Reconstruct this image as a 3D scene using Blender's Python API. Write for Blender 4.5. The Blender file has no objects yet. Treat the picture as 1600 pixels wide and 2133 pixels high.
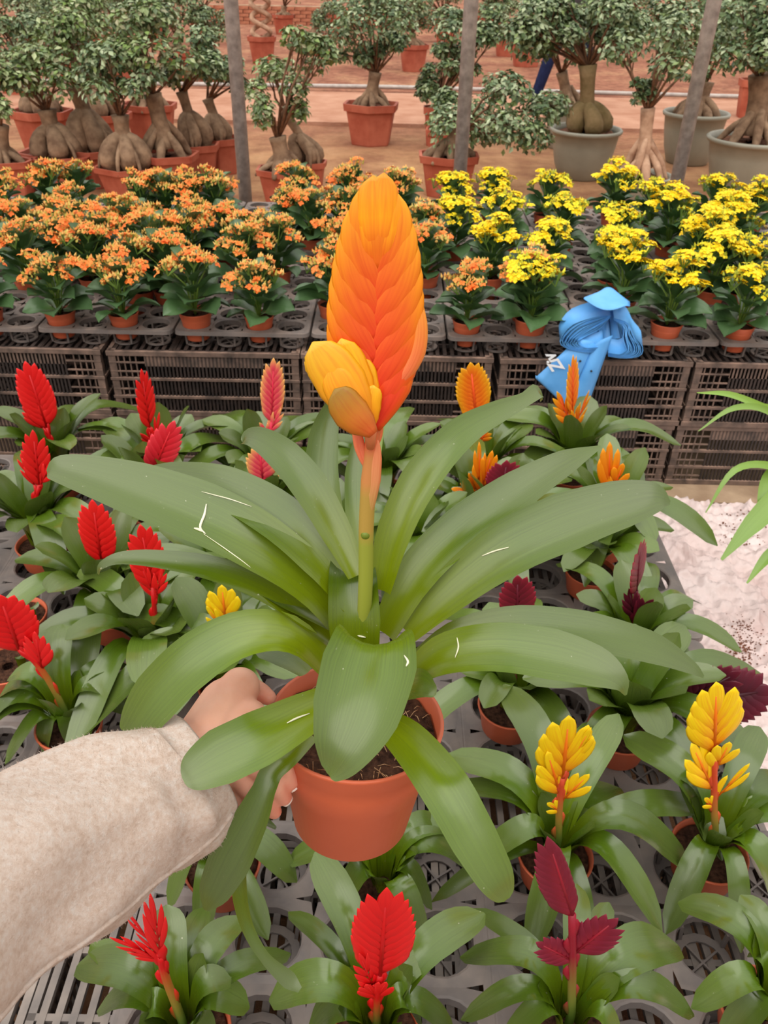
import bpy, bmesh, math, random
from mathutils import Vector, Matrix, noise
R = math.radians
V = Vector
COL = bpy.context.scene.collection
SC = bpy.context.scene
rnd = random.Random(7)

# ------------------------------------------------------------------ camera
FPX, CX, CY = 1720.0, 800.0, 1066.5
PITCH, ROLL = R(34.5), R(1.2)
CAM = V((0, 0, 1.5))
_f = V((0, math.cos(PITCH), -math.sin(PITCH)))
_r0, _u0 = V((1, 0, 0)), V((0, math.sin(PITCH), math.cos(PITCH)))
_r = _r0 * math.cos(ROLL) + _u0 * math.sin(ROLL)
_u = _u0 * math.cos(ROLL) - _r0 * math.sin(ROLL)
cd = bpy.data.cameras.new('camera')
cd.sensor_fit = 'HORIZONTAL'; cd.sensor_width = 36.0; cd.lens = 36.0 * FPX / 1600.0
cd.clip_start = 0.02; cd.clip_end = 200
cd.dof.use_dof = True; cd.dof.focus_distance = 0.72; cd.dof.aperture_fstop = 26.0
cam = bpy.data.objects.new('camera', cd); COL.objects.link(cam)
cam.matrix_world = Matrix(((_r.x, _u.x, -_f.x, CAM.x), (_r.y, _u.y, -_f.y, CAM.y), (_r.z, _u.z, -_f.z, CAM.z), (0, 0, 0, 1)))
SC.camera = cam

# ------------------------------------------------------------------ daylight through a translucent roof
w = bpy.data.worlds.new('world'); SC.world = w; w.use_nodes = True
nt = w.node_tree; nt.nodes.clear()
wo = nt.nodes.new('ShaderNodeOutputWorld'); bg = nt.nodes.new('ShaderNodeBackground')
tc = nt.nodes.new('ShaderNodeTexCoord'); sp = nt.nodes.new('ShaderNodeSeparateXYZ'); rp = nt.nodes.new('ShaderNodeValToRGB')
nt.links.new(tc.outputs['Generated'], sp.inputs[0]); nt.links.new(sp.outputs['Z'], rp.inputs[0])
rp.color_ramp.elements[0].position = 0.0; rp.color_ramp.elements[0].color = (0.40, 0.37, 0.35, 1)
rp.color_ramp.elements[1].position = 0.8; rp.color_ramp.elements[1].color = (1.30, 1.26, 1.22, 1)
nt.links.new(rp.outputs[0], bg.inputs[0]); bg.inputs[1].default_value = 1.14
nt.links.new(bg.outputs[0], wo.inputs[0])
sd = bpy.data.lights.new('sun', 'SUN'); sd.energy = 2.0; sd.angle = R(80); sd.color = (1.0, 0.95, 0.88)
sun = bpy.data.objects.new('sun', sd); COL.objects.link(sun)
sun.rotation_euler = (R(24), R(-16), 0)
SC.view_settings.view_transform = 'Standard'; SC.view_settings.look = 'None'
SC.view_settings.gamma = 1.0; SC.view_settings.use_curve_mapping = False
SC.view_settings.exposure = 0.12


def ray(px, py): return _f + _r * ((px - CX) / FPX) - _u * ((py - CY) / FPX)
def UD(px, py, d): return CAM + ray(px, py) * d                       # at depth d along the view axis
def UZ(px, py, z): d = ray(px, py); return CAM + d * ((z - CAM.z) / d.z)
def UY(px, py, y): d = ray(px, py); return CAM + d * (y / d.y)
def depth(p): return (p - CAM).dot(_f)
def lerp(a, b, t): return a + (b - a) * t
def lut(tab, t):
    if t <= tab[0][0]: return tab[0][1]
    for (a, x), (b, y) in zip(tab, tab[1:]):
        if t <= b: return lerp(x, y, (t - a) / (b - a))
    return tab[-1][1]
def srgb(r, g, b):
    f = lambda c: (c / 255 / 12.92) if c <= 10 else ((c / 255 + 0.055) / 1.055) ** 2.4
    return V((f(r), f(g), f(b)))


# ------------------------------------------------------------------ materials
MATS = {}
def nmat(name, rough=0.5, spec=0.5):
    m = bpy.data.materials.new(name); m.use_nodes = True; MATS[name] = m
    b = m.node_tree.nodes['Principled BSDF']; b.inputs['Roughness'].default_value = rough
    b.inputs['Specular IOR Level'].default_value = spec
    return m, m.node_tree, b
def N(t, typ, **k):
    n = t.nodes.new(typ)
    for a, v in k.items(): setattr(n, a, v)
    return n
def ramp(t, fac, stops):
    n = N(t, 'ShaderNodeValToRGB'); e = n.color_ramp.elements
    while len(e) < len(stops): e.new(0.5)
    for q, (p, c) in zip(e, stops): q.position = p; q.color = (c[0], c[1], c[2], 1)
    t.links.new(fac, n.inputs[0]); return n.outputs[0]
def noise_tex(t, scale, detail=4, vec=None, rough=0.55):
    n = N(t, 'ShaderNodeTexNoise'); n.inputs['Scale'].default_value = scale; n.inputs['Detail'].default_value = detail
    n.inputs['Roughness'].default_value = rough
    if vec is None:
        vec = N(t, 'ShaderNodeTexCoord').outputs['Object']
    t.links.new(vec, n.inputs['Vector']); return n.outputs[0]
def bump(t, b, h, strength, dist=0.002):
    n = N(t, 'ShaderNodeBump'); n.inputs['Strength'].default_value = strength; n.inputs['Distance'].default_value = dist
    t.links.new(h, n.inputs['Height']); t.links.new(n.outputs[0], b.inputs['Normal'])
def mixc(t, fac, a, b, mode='MIX'):
    n = N(t, 'ShaderNodeMix', data_type='RGBA', blend_type=mode)
    for s, v in ((0, fac), (6, a), (7, b)):
        if isinstance(v, (int, float)): n.inputs[s].default_value = v
        elif isinstance(v, (tuple, Vector)): n.inputs[s].default_value = (v[0], v[1], v[2], 1)
        else: t.links.new(v, n.inputs[s])
    return n.outputs[2]
def simple(name, c1, c2, scale=20, rough=0.5, spec=0.5, bstr=0.0, bscale=None, dist=0.002, detail=5, world=False):
    m, t, b = nmat(name, rough, spec)
    vec = N(t, 'ShaderNodeNewGeometry').outputs['Position'] if world else None
    f = noise_tex(t, scale, detail, vec)
    t.links.new(ramp(t, f, [(0.32, c1), (0.68, c2)]), b.inputs['Base Color'])
    if bstr: bump(t, b, noise_tex(t, bscale or scale * 3, 5, vec), bstr, dist)
    return m
def colmat(name, rough=0.45, spec=0.5, var=0.12, scale=60, trans=0.0, bstr=0.0):
    m, t, b = nmat(name, rough, spec)
    a = N(t, 'ShaderNodeAttribute', attribute_name='Col')
    f = noise_tex(t, scale, 4)
    d = ramp(t, f, [(0.25, (1 - var,) * 3), (0.75, (1 + var,) * 3)])
    c = mixc(t, 1.0, a.outputs['Color'], d, 'MULTIPLY')
    t.links.new(c, b.inputs['Base Color'])
    if trans:
        tr = N(t, 'ShaderNodeBsdfTranslucent'); t.links.new(c, tr.inputs[0])
        mx = N(t, 'ShaderNodeMixShader'); mx.inputs[0].default_value = trans
        t.links.new(b.outputs[0], mx.inputs[1]); t.links.new(tr.outputs[0], mx.inputs[2])
        t.links.new(mx.outputs[0], t.nodes['Material Output'].inputs[0])
    if bstr: bump(t, b, noise_tex(t, scale * 2, 4), bstr)
    return m
def bractmat(name, rough, spec):
    m, t, b = nmat(name, rough, spec)
    a = N(t, 'ShaderNodeAttribute', attribute_name='Col'); l = N(t, 'ShaderNodeAttribute', attribute_name='luv')
    mp = N(t, 'ShaderNodeVectorMath', operation='MULTIPLY_ADD'); mp.inputs[1].default_value = (4, 0.7, 1)
    oi = N(t, 'ShaderNodeObjectInfo'); cb = N(t, 'ShaderNodeCombineXYZ'); ml = N(t, 'ShaderNodeMath', operation='MULTIPLY'); ml.inputs[1].default_value = 50
    t.links.new(oi.outputs['Random'], ml.inputs[0]); t.links.new(ml.outputs[0], cb.inputs[2])
    t.links.new(l.outputs['Vector'], mp.inputs[0]); t.links.new(cb.outputs[0], mp.inputs[2])
    f = noise_tex(t, 1.6, 5, mp.outputs[0], 0.6)
    d = ramp(t, f, [(0.28, (0.92, 0.72, 0.65)), (0.5, (1.0, 1.0, 1.0)), (0.75, (1.03, 1.18, 1.05))])
    c = mixc(t, 1.0, a.outputs['Color'], d, 'MULTIPLY'); t.links.new(c, b.inputs['Base Color'])
    bump(t, b, f, 0.06, 0.001)
    tr = N(t, 'ShaderNodeBsdfTranslucent'); t.links.new(c, tr.inputs[0])
    mx = N(t, 'ShaderNodeMixShader'); mx.inputs[0].default_value = 0.12
    t.links.new(b.outputs[0], mx.inputs[1]); t.links.new(tr.outputs[0], mx.inputs[2]); t.links.new(mx.outputs[0], t.nodes['Material Output'].inputs[0])
    return m
def leafmat(name, base, mid, tip, rough=0.33, streak=0.25, spec=0.5):
    m, t, b = nmat(name, rough, spec)
    a = N(t, 'ShaderNodeAttribute', attribute_name='luv')
    s = N(t, 'ShaderNodeSeparateXYZ'); t.links.new(a.outputs['Vector'], s.inputs[0])
    c = ramp(t, s.outputs['Y'], [(0.0, base), (0.38, mid), (0.8, tip), (1.0, lerp(tip, mid, 0.3))])
    oi = N(t, 'ShaderNodeObjectInfo')
    mp = N(t, 'ShaderNodeVectorMath', operation='MULTIPLY_ADD')
    mp.inputs[1].default_value = (16, 0.8, 1)
    t.links.new(a.outputs['Vector'], mp.inputs[0])
    cb = N(t, 'ShaderNodeCombineXYZ'); ml = N(t, 'ShaderNodeMath', operation='MULTIPLY'); ml.inputs[1].default_value = 40
    t.links.new(oi.outputs['Random'], ml.inputs[0]); t.links.new(ml.outputs[0], cb.inputs[2]); t.links.new(cb.outputs[0], mp.inputs[2])
    f = noise_tex(t, 2.2, 5, mp.outputs[0], 0.6)
    d = ramp(t, f, [(0.3, (1 - streak,) * 3), (0.72, (1 + streak,) * 3)])
    c2 = mixc(t, 1.0, c, d, 'MULTIPLY')
    hv = N(t, 'ShaderNodeHueSaturation')
    mr = N(t, 'ShaderNodeMapRange'); mr.inputs[3].default_value = 0.82; mr.inputs[4].default_value = 1.18
    t.links.new(oi.outputs['Random'], mr.inputs[0]); t.links.new(mr.outputs[0], hv.inputs['Value']); t.links.new(c2, hv.inputs['Color'])
    # fine pale flecks of dried sap
    vec = N(t, 'ShaderNodeTexCoord').outputs['Object']
    fl = noise_tex(t, 260, 2, vec)
    fm = ramp(t, fl, [(0.74, (0, 0, 0)), (0.80, (1, 1, 1))])
    c3 = mixc(t, fm, hv.outputs[0], V((0.45, 0.46, 0.32)))
    t.links.new(c3, b.inputs['Base Color'])
    r2 = ramp(t, f, [(0.3, (rough + 0.10,) * 3), (0.7, (rough - 0.05,) * 3)])
    t.links.new(r2, b.inputs['Roughness'])
    bump(t, b, f, 0.05, 0.001)
    b.inputs['Coat Weight'].default_value = 0.2; b.inputs['Coat Roughness'].default_value = 0.22
    tr = N(t, 'ShaderNodeBsdfTranslucent'); t.links.new(hv.outputs[0], tr.inputs[0])
    mx = N(t, 'ShaderNodeMixShader'); mx.inputs[0].default_value = 0.12
    t.links.new(b.outputs[0], mx.inputs[1]); t.links.new(tr.outputs[0], mx.inputs[2])
    t.links.new(mx.outputs[0], t.nodes['Material Output'].inputs[0])
    return m

leafmat('hero_leaf', srgb(118, 134, 6), srgb(80, 104, 12), srgb(84, 100, 46), 0.24, 0.16, 0.62)
leafmat('brom_leaf', srgb(100, 118, 12), srgb(72, 98, 16), srgb(88, 106, 46), 0.21, 0.18, 0.7)
leafmat('lily_leaf', srgb(120, 150, 40), srgb(126, 160, 50), srgb(120, 155, 60), 0.35, 0.15)
leafmat('kal_leaf', srgb(92, 122, 56), srgb(68, 100, 54), srgb(76, 106, 66), 0.38, 0.2, 0.5)
bractmat('bract', 0.40, 0.4)
colmat('petal', 0.5, 0.3, 0.15, 200, 0.12)
colmat('ficus_leaf', 0.36, 0.5, 0.15, 30, 0.08)
simple('terracotta', srgb(196, 94, 60), srgb(208, 106, 72), 9, 0.42, 0.4, 0.03, 90)
simple('terracotta_dusty', srgb(154, 72, 52), srgb(190, 108, 84), 5, 0.6, 0.3, 0.05, 60)
simple('soil', srgb(38, 22, 16), srgb(92, 62, 46), 130, 0.95, 0.15, 1.0, 160, 0.006, 8)
simple('dry_soil', srgb(84, 52, 40), srgb(140, 98, 76), 30, 0.95, 0.15, 0.8, 60, 0.01, 8)
simple('crumb', srgb(96, 58, 42), srgb(140, 90, 68), 40, 0.95, 0.15)
simple('scar_tissue', srgb(214, 212, 180), srgb(236, 232, 206), 90, 0.7, 0.2)
simple('fibre', srgb(150, 105, 70), srgb(205, 170, 130), 60, 0.9, 0.2)
def plastic(name, c1, c2, dust, amt):
    m, t, b = nmat(name, 0.5, 0.4)
    g = N(t, 'ShaderNodeNewGeometry')
    f = noise_tex(t, 9, 7, g.outputs['Position'])
    c = ramp(t, f, [(0.3, c1), (0.7, c2)])
    s = N(t, 'ShaderNodeSeparateXYZ'); t.links.new(g.outputs['True Normal'], s.inputs[0])
    f2 = noise_tex(t, 22, 6, g.outputs['Position'])
    mr = N(t, 'ShaderNodeMapRange'); mr.inputs[1].default_value = 0.3; mr.inputs[2].default_value = 0.75; mr.inputs[4].default_value = amt
    t.links.new(f2, mr.inputs[0])
    mu = N(t, 'ShaderNodeMath', operation='MULTIPLY', use_clamp=True); t.links.new(mr.outputs[0], mu.inputs[0])
    mm = N(t, 'ShaderNodeMapRange'); mm.inputs[1].default_value = -0.2; mm.inputs[2].default_value = 0.9; mm.inputs[3].default_value = 0.25
    t.links.new(s.outputs['Z'], mm.inputs[0]); t.links.new(mm.outputs[0], mu.inputs[1])
    t.links.new(mixc(t, mu.outputs[0], c, dust), b.inputs['Base Color'])
    bump(t, b, f2, 0.06)
plastic('crate_black', srgb(30, 28, 28), srgb(46, 42, 41), srgb(120, 96, 84), 0.5)
plastic('crate_grey', srgb(84, 78, 75), srgb(112, 105, 101), srgb(150, 136, 124), 0.6)
plastic('crate_black_dusty', srgb(56, 50, 47), srgb(84, 73, 67), srgb(178, 146, 128), 1.2)
plastic('crate_grey_dusty', srgb(92, 86, 82), srgb(118, 110, 105), srgb(156, 142, 130), 0.8)
plastic('tray_black', srgb(84, 78, 75), srgb(112, 104, 100), srgb(150, 130, 118), 0.7)
plastic('tray_grey', srgb(88, 82, 80), srgb(114, 107, 104), srgb(146, 132, 122), 0.6)
simple('steel', srgb(132, 120, 114), srgb(172, 158, 150), 30, 0.55, 0.4, 0.06, 80)
simple('glazed_pot', srgb(138, 136, 122), srgb(158, 154, 138), 4, 0.4, 0.4, 0.04, 40)
simple('bark', srgb(104, 80, 62), srgb(158, 130, 104), 14, 0.8, 0.2, 0.45, 40, 0.008)
simple('bark_pale', srgb(150, 112, 88), srgb(206, 170, 142), 12, 0.8, 0.2, 0.5, 40, 0.008)
simple('bark_moss', srgb(92, 80, 46), srgb(138, 114, 82), 8, 0.85, 0.2, 0.6, 40, 0.01)
simple('twig', srgb(92, 66, 50), srgb(140, 106, 82), 30, 0.8, 0.2)
simple('green_stem', srgb(96, 130, 50), srgb(130, 150, 66), 40, 0.45, 0.4)
simple('blue_plastic', srgb(84, 156, 222), srgb(104, 174, 236), 14, 0.45, 0.4, 0.05, 30)
simple('white_print', srgb(235, 240, 245), srgb(245, 248, 250), 10, 0.5)
simple('black_ink', srgb(25, 28, 40), srgb(40, 42, 50), 10, 0.6)
simple('navy_cloth', srgb(18, 26, 56), srgb(28, 38, 74), 20, 0.85, 0.2, 0.3, 200)
simple('grey_cloth', srgb(70, 70, 72), srgb(90, 90, 92), 20, 0.85, 0.2, 0.3, 200)
simple('nail', srgb(226, 168, 152), srgb(236, 184, 168), 60, 0.25, 0.5)
simple('nail_tip', srgb(238, 226, 214), srgb(246, 236, 226), 60, 0.3, 0.5)
simple('white_pipe', srgb(160, 150, 144), srgb(190, 180, 172), 12, 0.5, 0.3)
simple('brick', srgb(150, 88, 66), srgb(188, 126, 98), 12, 0.9, 0.2, 0.5, 60)
simple('concrete', srgb(150, 124, 100), srgb(186, 160, 132), 10, 0.9, 0.2, 0.5, 60, 0.004)
simple('path_soil', srgb(164, 116, 92), srgb(186, 142, 118), 3.5, 0.95, 0.15, 0.5, 30, 0.02, 8)
# ground: red-brown earth, paler trodden patches
m, t, b = nmat('earth', 0.95, 0.15)
g = N(t, 'ShaderNodeNewGeometry').outputs['Position']
c = ramp(t, noise_tex(t, 1.3, 8, g, 0.62), [(0.33, srgb(136, 84, 66)), (0.5, srgb(170, 116, 92)), (0.68, srgb(194, 148, 112))])
c = mixc(t, ramp(t, noise_tex(t, 9, 8, g, 0.7), [(0.42, (0, 0, 0)), (0.75, (1, 1, 1))]), c, srgb(104, 66, 52))
c = mixc(t, ramp(t, noise_tex(t, 34, 2, g), [(0.68, (0, 0, 0)), (0.74, (1, 1, 1))]), c, srgb(214, 178, 146))
sy = N(t, 'ShaderNodeSeparateXYZ'); t.links.new(g, sy.inputs[0])
mr = N(t, 'ShaderNodeMapRange'); mr.inputs[1].default_value = 7.4; mr.inputs[2].default_value = 9.4; mr.inputs[3].default_value = .75; mr.inputs[4].default_value = 0
t.links.new(sy.outputs['Y'], mr.inputs[0])
c = mixc(t, mr.outputs[0], c, ramp(t, noise_tex(t, 2.4, 8, g, 0.65), [(0.35, srgb(150, 104, 76)), (0.55, srgb(196, 150, 108)), (0.7, srgb(208, 166, 124))]))
t.links.new(c, b.inputs['Base Color']); bump(t, b, noise_tex(t, 22, 8, g, 0.7), 0.9, 0.03)
# wool
m, t, b = nmat('wool', 0.95, 0.1)
o = N(t, 'ShaderNodeTexCoord').outputs['Object']
c = ramp(t, noise_tex(t, 190, 6, o, 0.7), [(0.30, srgb(222, 190, 166)), (0.50, srgb(243, 219, 201)), (0.72, srgb(253, 240, 229))])
t.links.new(c, b.inputs['Base Color']); bump(t, b, noise_tex(t, 420, 6, o, 0.8), 1.0, 0.003)
b.inputs['Sheen Weight'].default_value = 0.25; b.inputs['Sheen Roughness'].default_value = 0.5
# skin
m, t, b = nmat('skin', 0.45, 0.4)
c = ramp(t, noise_tex(t, 30, 5), [(0.3, srgb(222, 160, 134)), (0.7, srgb(234, 180, 154))])
a = N(t, 'ShaderNodeAttribute', attribute_name='Col')
t.links.new(mixc(t, 1.0, c, a.outputs['Color'], 'MULTIPLY'), b.inputs['Base Color']); bump(t, b, noise_tex(t, 380, 4), 0.12, 0.001)
b.inputs['Subsurface Weight'].default_value = 0.2; b.inputs['Subsurface Radius'].default_value = (0.01, 0.004, 0.002)
# plastic film
m, t, b = nmat('film', 0.18, 0.8)
c = ramp(t, noise_tex(t, 6, 7), [(0.3, srgb(226, 198, 192)), (0.7, srgb(244, 226, 222))])
t.links.new(c, b.inputs['Base Color']); bump(t, b, noise_tex(t, 40, 9, None, 0.78), 0.6, 0.008); b.inputs['Coat Weight'].default_value = 0.6; b.inputs['Coat Roughness'].default_value = 0.12
b.inputs['Transmission Weight'].default_value = 0.06; b.inputs['IOR'].default_value = 1.3


# ------------------------------------------------------------------ mesh accumulator
class MB:
    def __init__(s): s.v = []; s.f = []; s.c = []; s.l = []; s.hasc = s.hasl = False
    def vert(s, p, c=(1, 1, 1), l=(0, 0)):
        s.v.append((p[0], p[1], p[2])); s.c.append((c[0], c[1], c[2], 1.0)); s.l.append((l[0], l[1], 0.0)); return len(s.v) - 1
    def grid(s, rows, close=False, flip=False):
        for a, b in zip(rows, rows[1:]):
            n = len(a)
            for i in range(n if close else n - 1):
                j = (i + 1) % n
                q = (a[i], a[j], b[j], b[i])
                s.f.append(q[::-1] if flip else q)
    def box(s, x0, x1, y0, y1, z0, z1, c=(1, 1, 1)):
        i = len(s.v)
        for z in (z0, z1):
            for x, y in ((x0, y0), (x1, y0), (x1, y1), (x0, y1)): s.vert((x, y, z), c)
        for q in ((3, 2, 1, 0), (4, 5, 6, 7), (0, 1, 5, 4), (1, 2, 6, 5), (2, 3, 7, 6), (3, 0, 4, 7)): s.f.append(tuple(i + k for k in q))
    def bar(s, a, b, r, r2=None, n=4, c=(1, 1, 1)):
        s.tube([a, b], [r, r if r2 is None else r2], n, c)
    def tube(s, pts, rad, n=8, c=(1, 1, 1), caps=True, cs=None):
        pts = [V(p) for p in pts]; rows = []; prev = None
        for i, p in enumerate(pts):
            T = (pts[min(i + 1, len(pts) - 1)] - pts[max(i - 1, 0)]).normalized()
            if prev is None: A = T.orthogonal().normalized()
            else: A = (prev - T * prev.dot(T)); A = A.normalized() if A.length > 1e-6 else T.orthogonal().normalized()
            prev = A; B = T.cross(A); r = rad[i] if not isinstance(rad, (int, float)) else rad
            rows.append([s.vert(p + (A * math.cos(2 * math.pi * k / n) + B * math.sin(2 * math.pi * k / n)) * r, cs[i] if cs else c) for k in range(n)])
        s.grid(rows, True)
        if caps: s.f.append(tuple(rows[0][::-1])); s.f.append(tuple(rows[-1]))
    def lathe(s, prof, n=32, c=(1, 1, 1), cen=(0, 0, 0), close_top=False, close_bot=False):
        rows = [[s.vert((cen[0] + r * math.cos(2 * math.pi * k / n), cen[1] + r * math.sin(2 * math.pi * k / n), cen[2] + z), c) for k in range(n)] for r, z in prof]
        s.grid(rows, True)
        if close_bot: s.f.append(tuple(rows[0][::-1]))
        if close_top: s.f.append(tuple(rows[-1]))
    def ball(s, p, r, n=10, c=(1, 1, 1)):
        rx, ry, rz = (r, r, r) if isinstance(r, (int, float)) else r
        rows = []
        for i in range(1, n // 2 + 1):
            a = math.pi * i / (n // 2 + 1)
            rows.append([s.vert((p[0] + rx * math.sin(a) * math.cos(2 * math.pi * k / n), p[1] + ry * math.sin(a) * math.sin(2 * math.pi * k / n), p[2] - rz * math.cos(a)), c) for k in range(n)])
        s.grid(rows, True)
        s.f.append(tuple(rows[0][::-1])); s.f.append(tuple(rows[-1]))
    def mesh(s, name, mat, smooth=True):
        me = bpy.data.meshes.new(name); me.from_pydata(s.v, [], s.f)
        if smooth: me.polygons.foreach_set('use_smooth', [True] * len(me.polygons))
        a = me.attributes.new('Col', 'FLOAT_COLOR', 'POINT'); a.data.foreach_set('color', [x for q in s.c for x in q])
        if s.hasl:
            a = me.attributes.new('luv', 'FLOAT_VECTOR', 'POINT'); a.data.foreach_set('vector', [x for q in s.l for x in q])
        me.materials.append(MATS[mat]); me.update(); return me
    def build(s, name, mat, parent=None, smooth=True):
        return put(name, s.mesh(name, mat, smooth), parent)

def put(name, me, parent=None, loc=None):
    o = bpy.data.objects.new(name, me); COL.objects.link(o)
    if parent is not None: o.parent = parent
    if loc is not None: o.location = loc
    return o
def tag(o, label, cat=None, group=None, kind=None):
    if label: o['label'] = label
    if cat: o['category'] = cat
    if group: o['group'] = group
    if kind: o['kind'] = kind
    return o
def thing(name, loc, label, cat, group=None, rz=0):
    o = bpy.data.objects.new(name, None); COL.objects.link(o); o.location = loc; o.rotation_euler[2] = rz
    o.empty_display_size = 0.05
    return tag(o, label, cat, group)
def dup(o, parent=None):
    c = o.copy(); COL.objects.link(c); c.parent = parent
    for k in list(o.children): dup(k, c)
    return c
def catmull(p, n):
    p = [V(q) for q in p]; P = [p[0] * 2 - p[1]] + p + [p[-1] * 2 - p[-2]]; out = []
    m = len(p) - 1
    for k in range(n + 1):
        s = k / n * m; i = min(int(s), m - 1); t = s - i
        a, b, c, d = P[i:i + 4]
        out.append(0.5 * ((2 * b) + (c - a) * t + (2 * a - 5 * b + 4 * c - d) * t * t + (3 * b - a - 3 * c + d) * t ** 3))
    return out


# ------------------------------------------------------------------ the setting
def plane(name, x0, x1, y0, y1, z, mat, nx=1, ny=1, amp=0):
    mb = MB(); rows = []
    for j in range(ny + 1):
        rows.append([mb.vert((lerp(x0, x1, i / nx), lerp(y0, y1, j / ny), z + (amp * noise.noise(V((i * 1.7, j * 1.7, 0))) if amp else 0))) for i in range(nx + 1)])
    mb.grid(rows); o = mb.build(name, mat); o['kind'] = 'structure'; return o
plane('ground', -14, 14, -3, 40, 0, 'earth')
mb = MB(); mb.box(-14, 14, 8.95, 11.0, -0.02, 0.035); tag(mb.build('path', 'path_soil', None, False), None, None, None, 'structure')
mb = MB(); mb.box(-3.5, 3.5, 2.26, 4.25, -0.02, 0.012); tag(mb.build('trim_1', 'concrete', None, False), 'concrete strip under the black crates', None, None, 'structure')
mb = MB(); mb.tube([(-9, 11.25, 0.06), (-3, 11.2, 0.055), (0, 11.3, 0.06), (4, 11.15, 0.055), (9, 11.2, 0.06)], 0.024, 10)
tag(mb.build('irrigation_pipe', 'white_pipe'), 'pale pipe lying along the far edge of the trodden path', 'pipe')

# ------------------------------------------------------------------ crates
def crate_meshes(mat, sx=0.6, sy=0.4, h=0.22):
    e = sx / 2 - 0.006; d = sy / 2 - 0.006
    fr = MB()
    for x in (-e + .0, e - .022):
        for y in (-d, d - .022):
            fr.box(x, x + .022, y, y + .022, 0, h)
    for z, hh, o in ((h - .014, .014, .004), (h * .56, .008, .003), (h * .28, .008, .003), (0, .016, .004)):
        fr.box(-e - o, e + o, -d - o, -d + .008, z, z + hh); fr.box(-e - o, e + o, d - .008, d + o, z, z + hh)
        fr.box(-e - o, -e + .008, -d, d, z, z + hh); fr.box(e - .008, e + o, -d, d, z, z + hh)
    # solid band below the top rim, broken by the hand slot
    for y in (-d + .001, d - .005):
        fr.box(-e + .11, e - .11, y, y + .004, h - .05, h - .012)
    for s in (-1, 1):                        # end blocks with short rungs
        for k in range(4):
            x = s * (e - .03 - k * .018)
            for y in (-d + .001, d - .005): fr.box(x - .002, x + .002, y, y + .004, .01, h)
        for z in (.03, .09, .15, .18):
            for y in (-d - .001, d - .004): fr.box(min(s * (e - .11), s * e), max(s * (e - .11), s * e), y, y + .005, z, z + .004)
    sl = MB()
    n = 32
    for k in range(n):
        x = lerp(-e + .115, e - .115, k / (n - 1))
        for y in (-d + .001, d - .005): sl.box(x - .003, x + .003, y, y + .004, .01, h - .01)
    for k in range(18):
        y = lerp(-d + .03, d - .03, k / 17)
        for x in (-e + .001, e - .005): sl.box(x, x + .004, y - .003, y + .003, .01, h - .01)
    dk = MB()
    for y in (-d + .008, -d / 2, 0, d / 2, d - .02): dk.box(-e + .01, e - .01, y, y + .010, h - .012, h - .001)
    for x in (-e + .01, -.1, .1, e - .022): dk.box(x, x + .012, -d + .01, d - .01, h - .012, h - .001)
    slat = MB(); slat.box(-.0055, .0055, -d + .012, d - .012, h - .010, h)
    return (fr.mesh('frame', mat + '_dusty', False), sl.mesh('side_slats', mat, False), dk.mesh('deck_ribs', mat, False), slat.mesh('slat', mat, False), e)
def crate(ms, loc, rz, label, group, single=False):
    t = thing('plastic_crate', loc, label, 'crate', group, rz)
    put('frame', ms[0], t); s = put('side_slats', ms[1], t); s['kind'] = 'stuff'
    put('deck_ribs', ms[2], t)
    xs = [lerp(-ms[4] + .032, ms[4] - .032, k / 23) for k in range(24)]
    if single:
        for x in xs: put('slat', ms[3], t, (x, 0, 0))
    else:
        if 'j' not in ms[5]:
            mb = MB(); h = .22; d = .194
            for x in xs: mb.box(x - .0055, x + .0055, -d + .012, d - .012, h - .010, h)
            ms[5]['j'] = mb.mesh('deck_slats', ms[1].materials[0].name, False)
        o = put('deck_slats', ms[5]['j'], t); o['kind'] = 'stuff'
    return t
CB = crate_meshes('crate_black') + ({},)
CG = crate_meshes('crate_grey') + ({},)
ORD = ['first', 'second', 'third', 'fourth', 'fifth', 'sixth', 'seventh', 'eighth', 'ninth', 'tenth', 'eleventh', 'twelfth', 'thirteenth', 'fourteenth']
FX = [UZ(px, 740, .44).x for px in (-190, 207, 611, 1012, 1415, 1815)]        # seams of the front row
YF = 2.36
for tier in (0, 1):
    for row in range(4):
        for c in range(-1 if row > 1 else 0, 6 if row > 1 else 5):
            x = (FX[0] + FX[1]) / 2 + c * 0.606
            j = rnd.uniform(-.006, .006) if row == 0 else 0
            lab = 'black slatted crate, %s from the left in the %s tier of the %s row' % (ORD[c if row < 2 else c + 1], ('bottom', 'top')[tier], ('front', 'second', 'third', 'rear')[row])
            crate(CB, (x + j, YF + .2 + row * .405 + abs(j), .013 + tier * .222 - (0 if row == 0 else 0)), rnd.uniform(-.012, .012) if row == 0 else 0, lab, 'black crates under the flowering kalanchoes')

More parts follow.
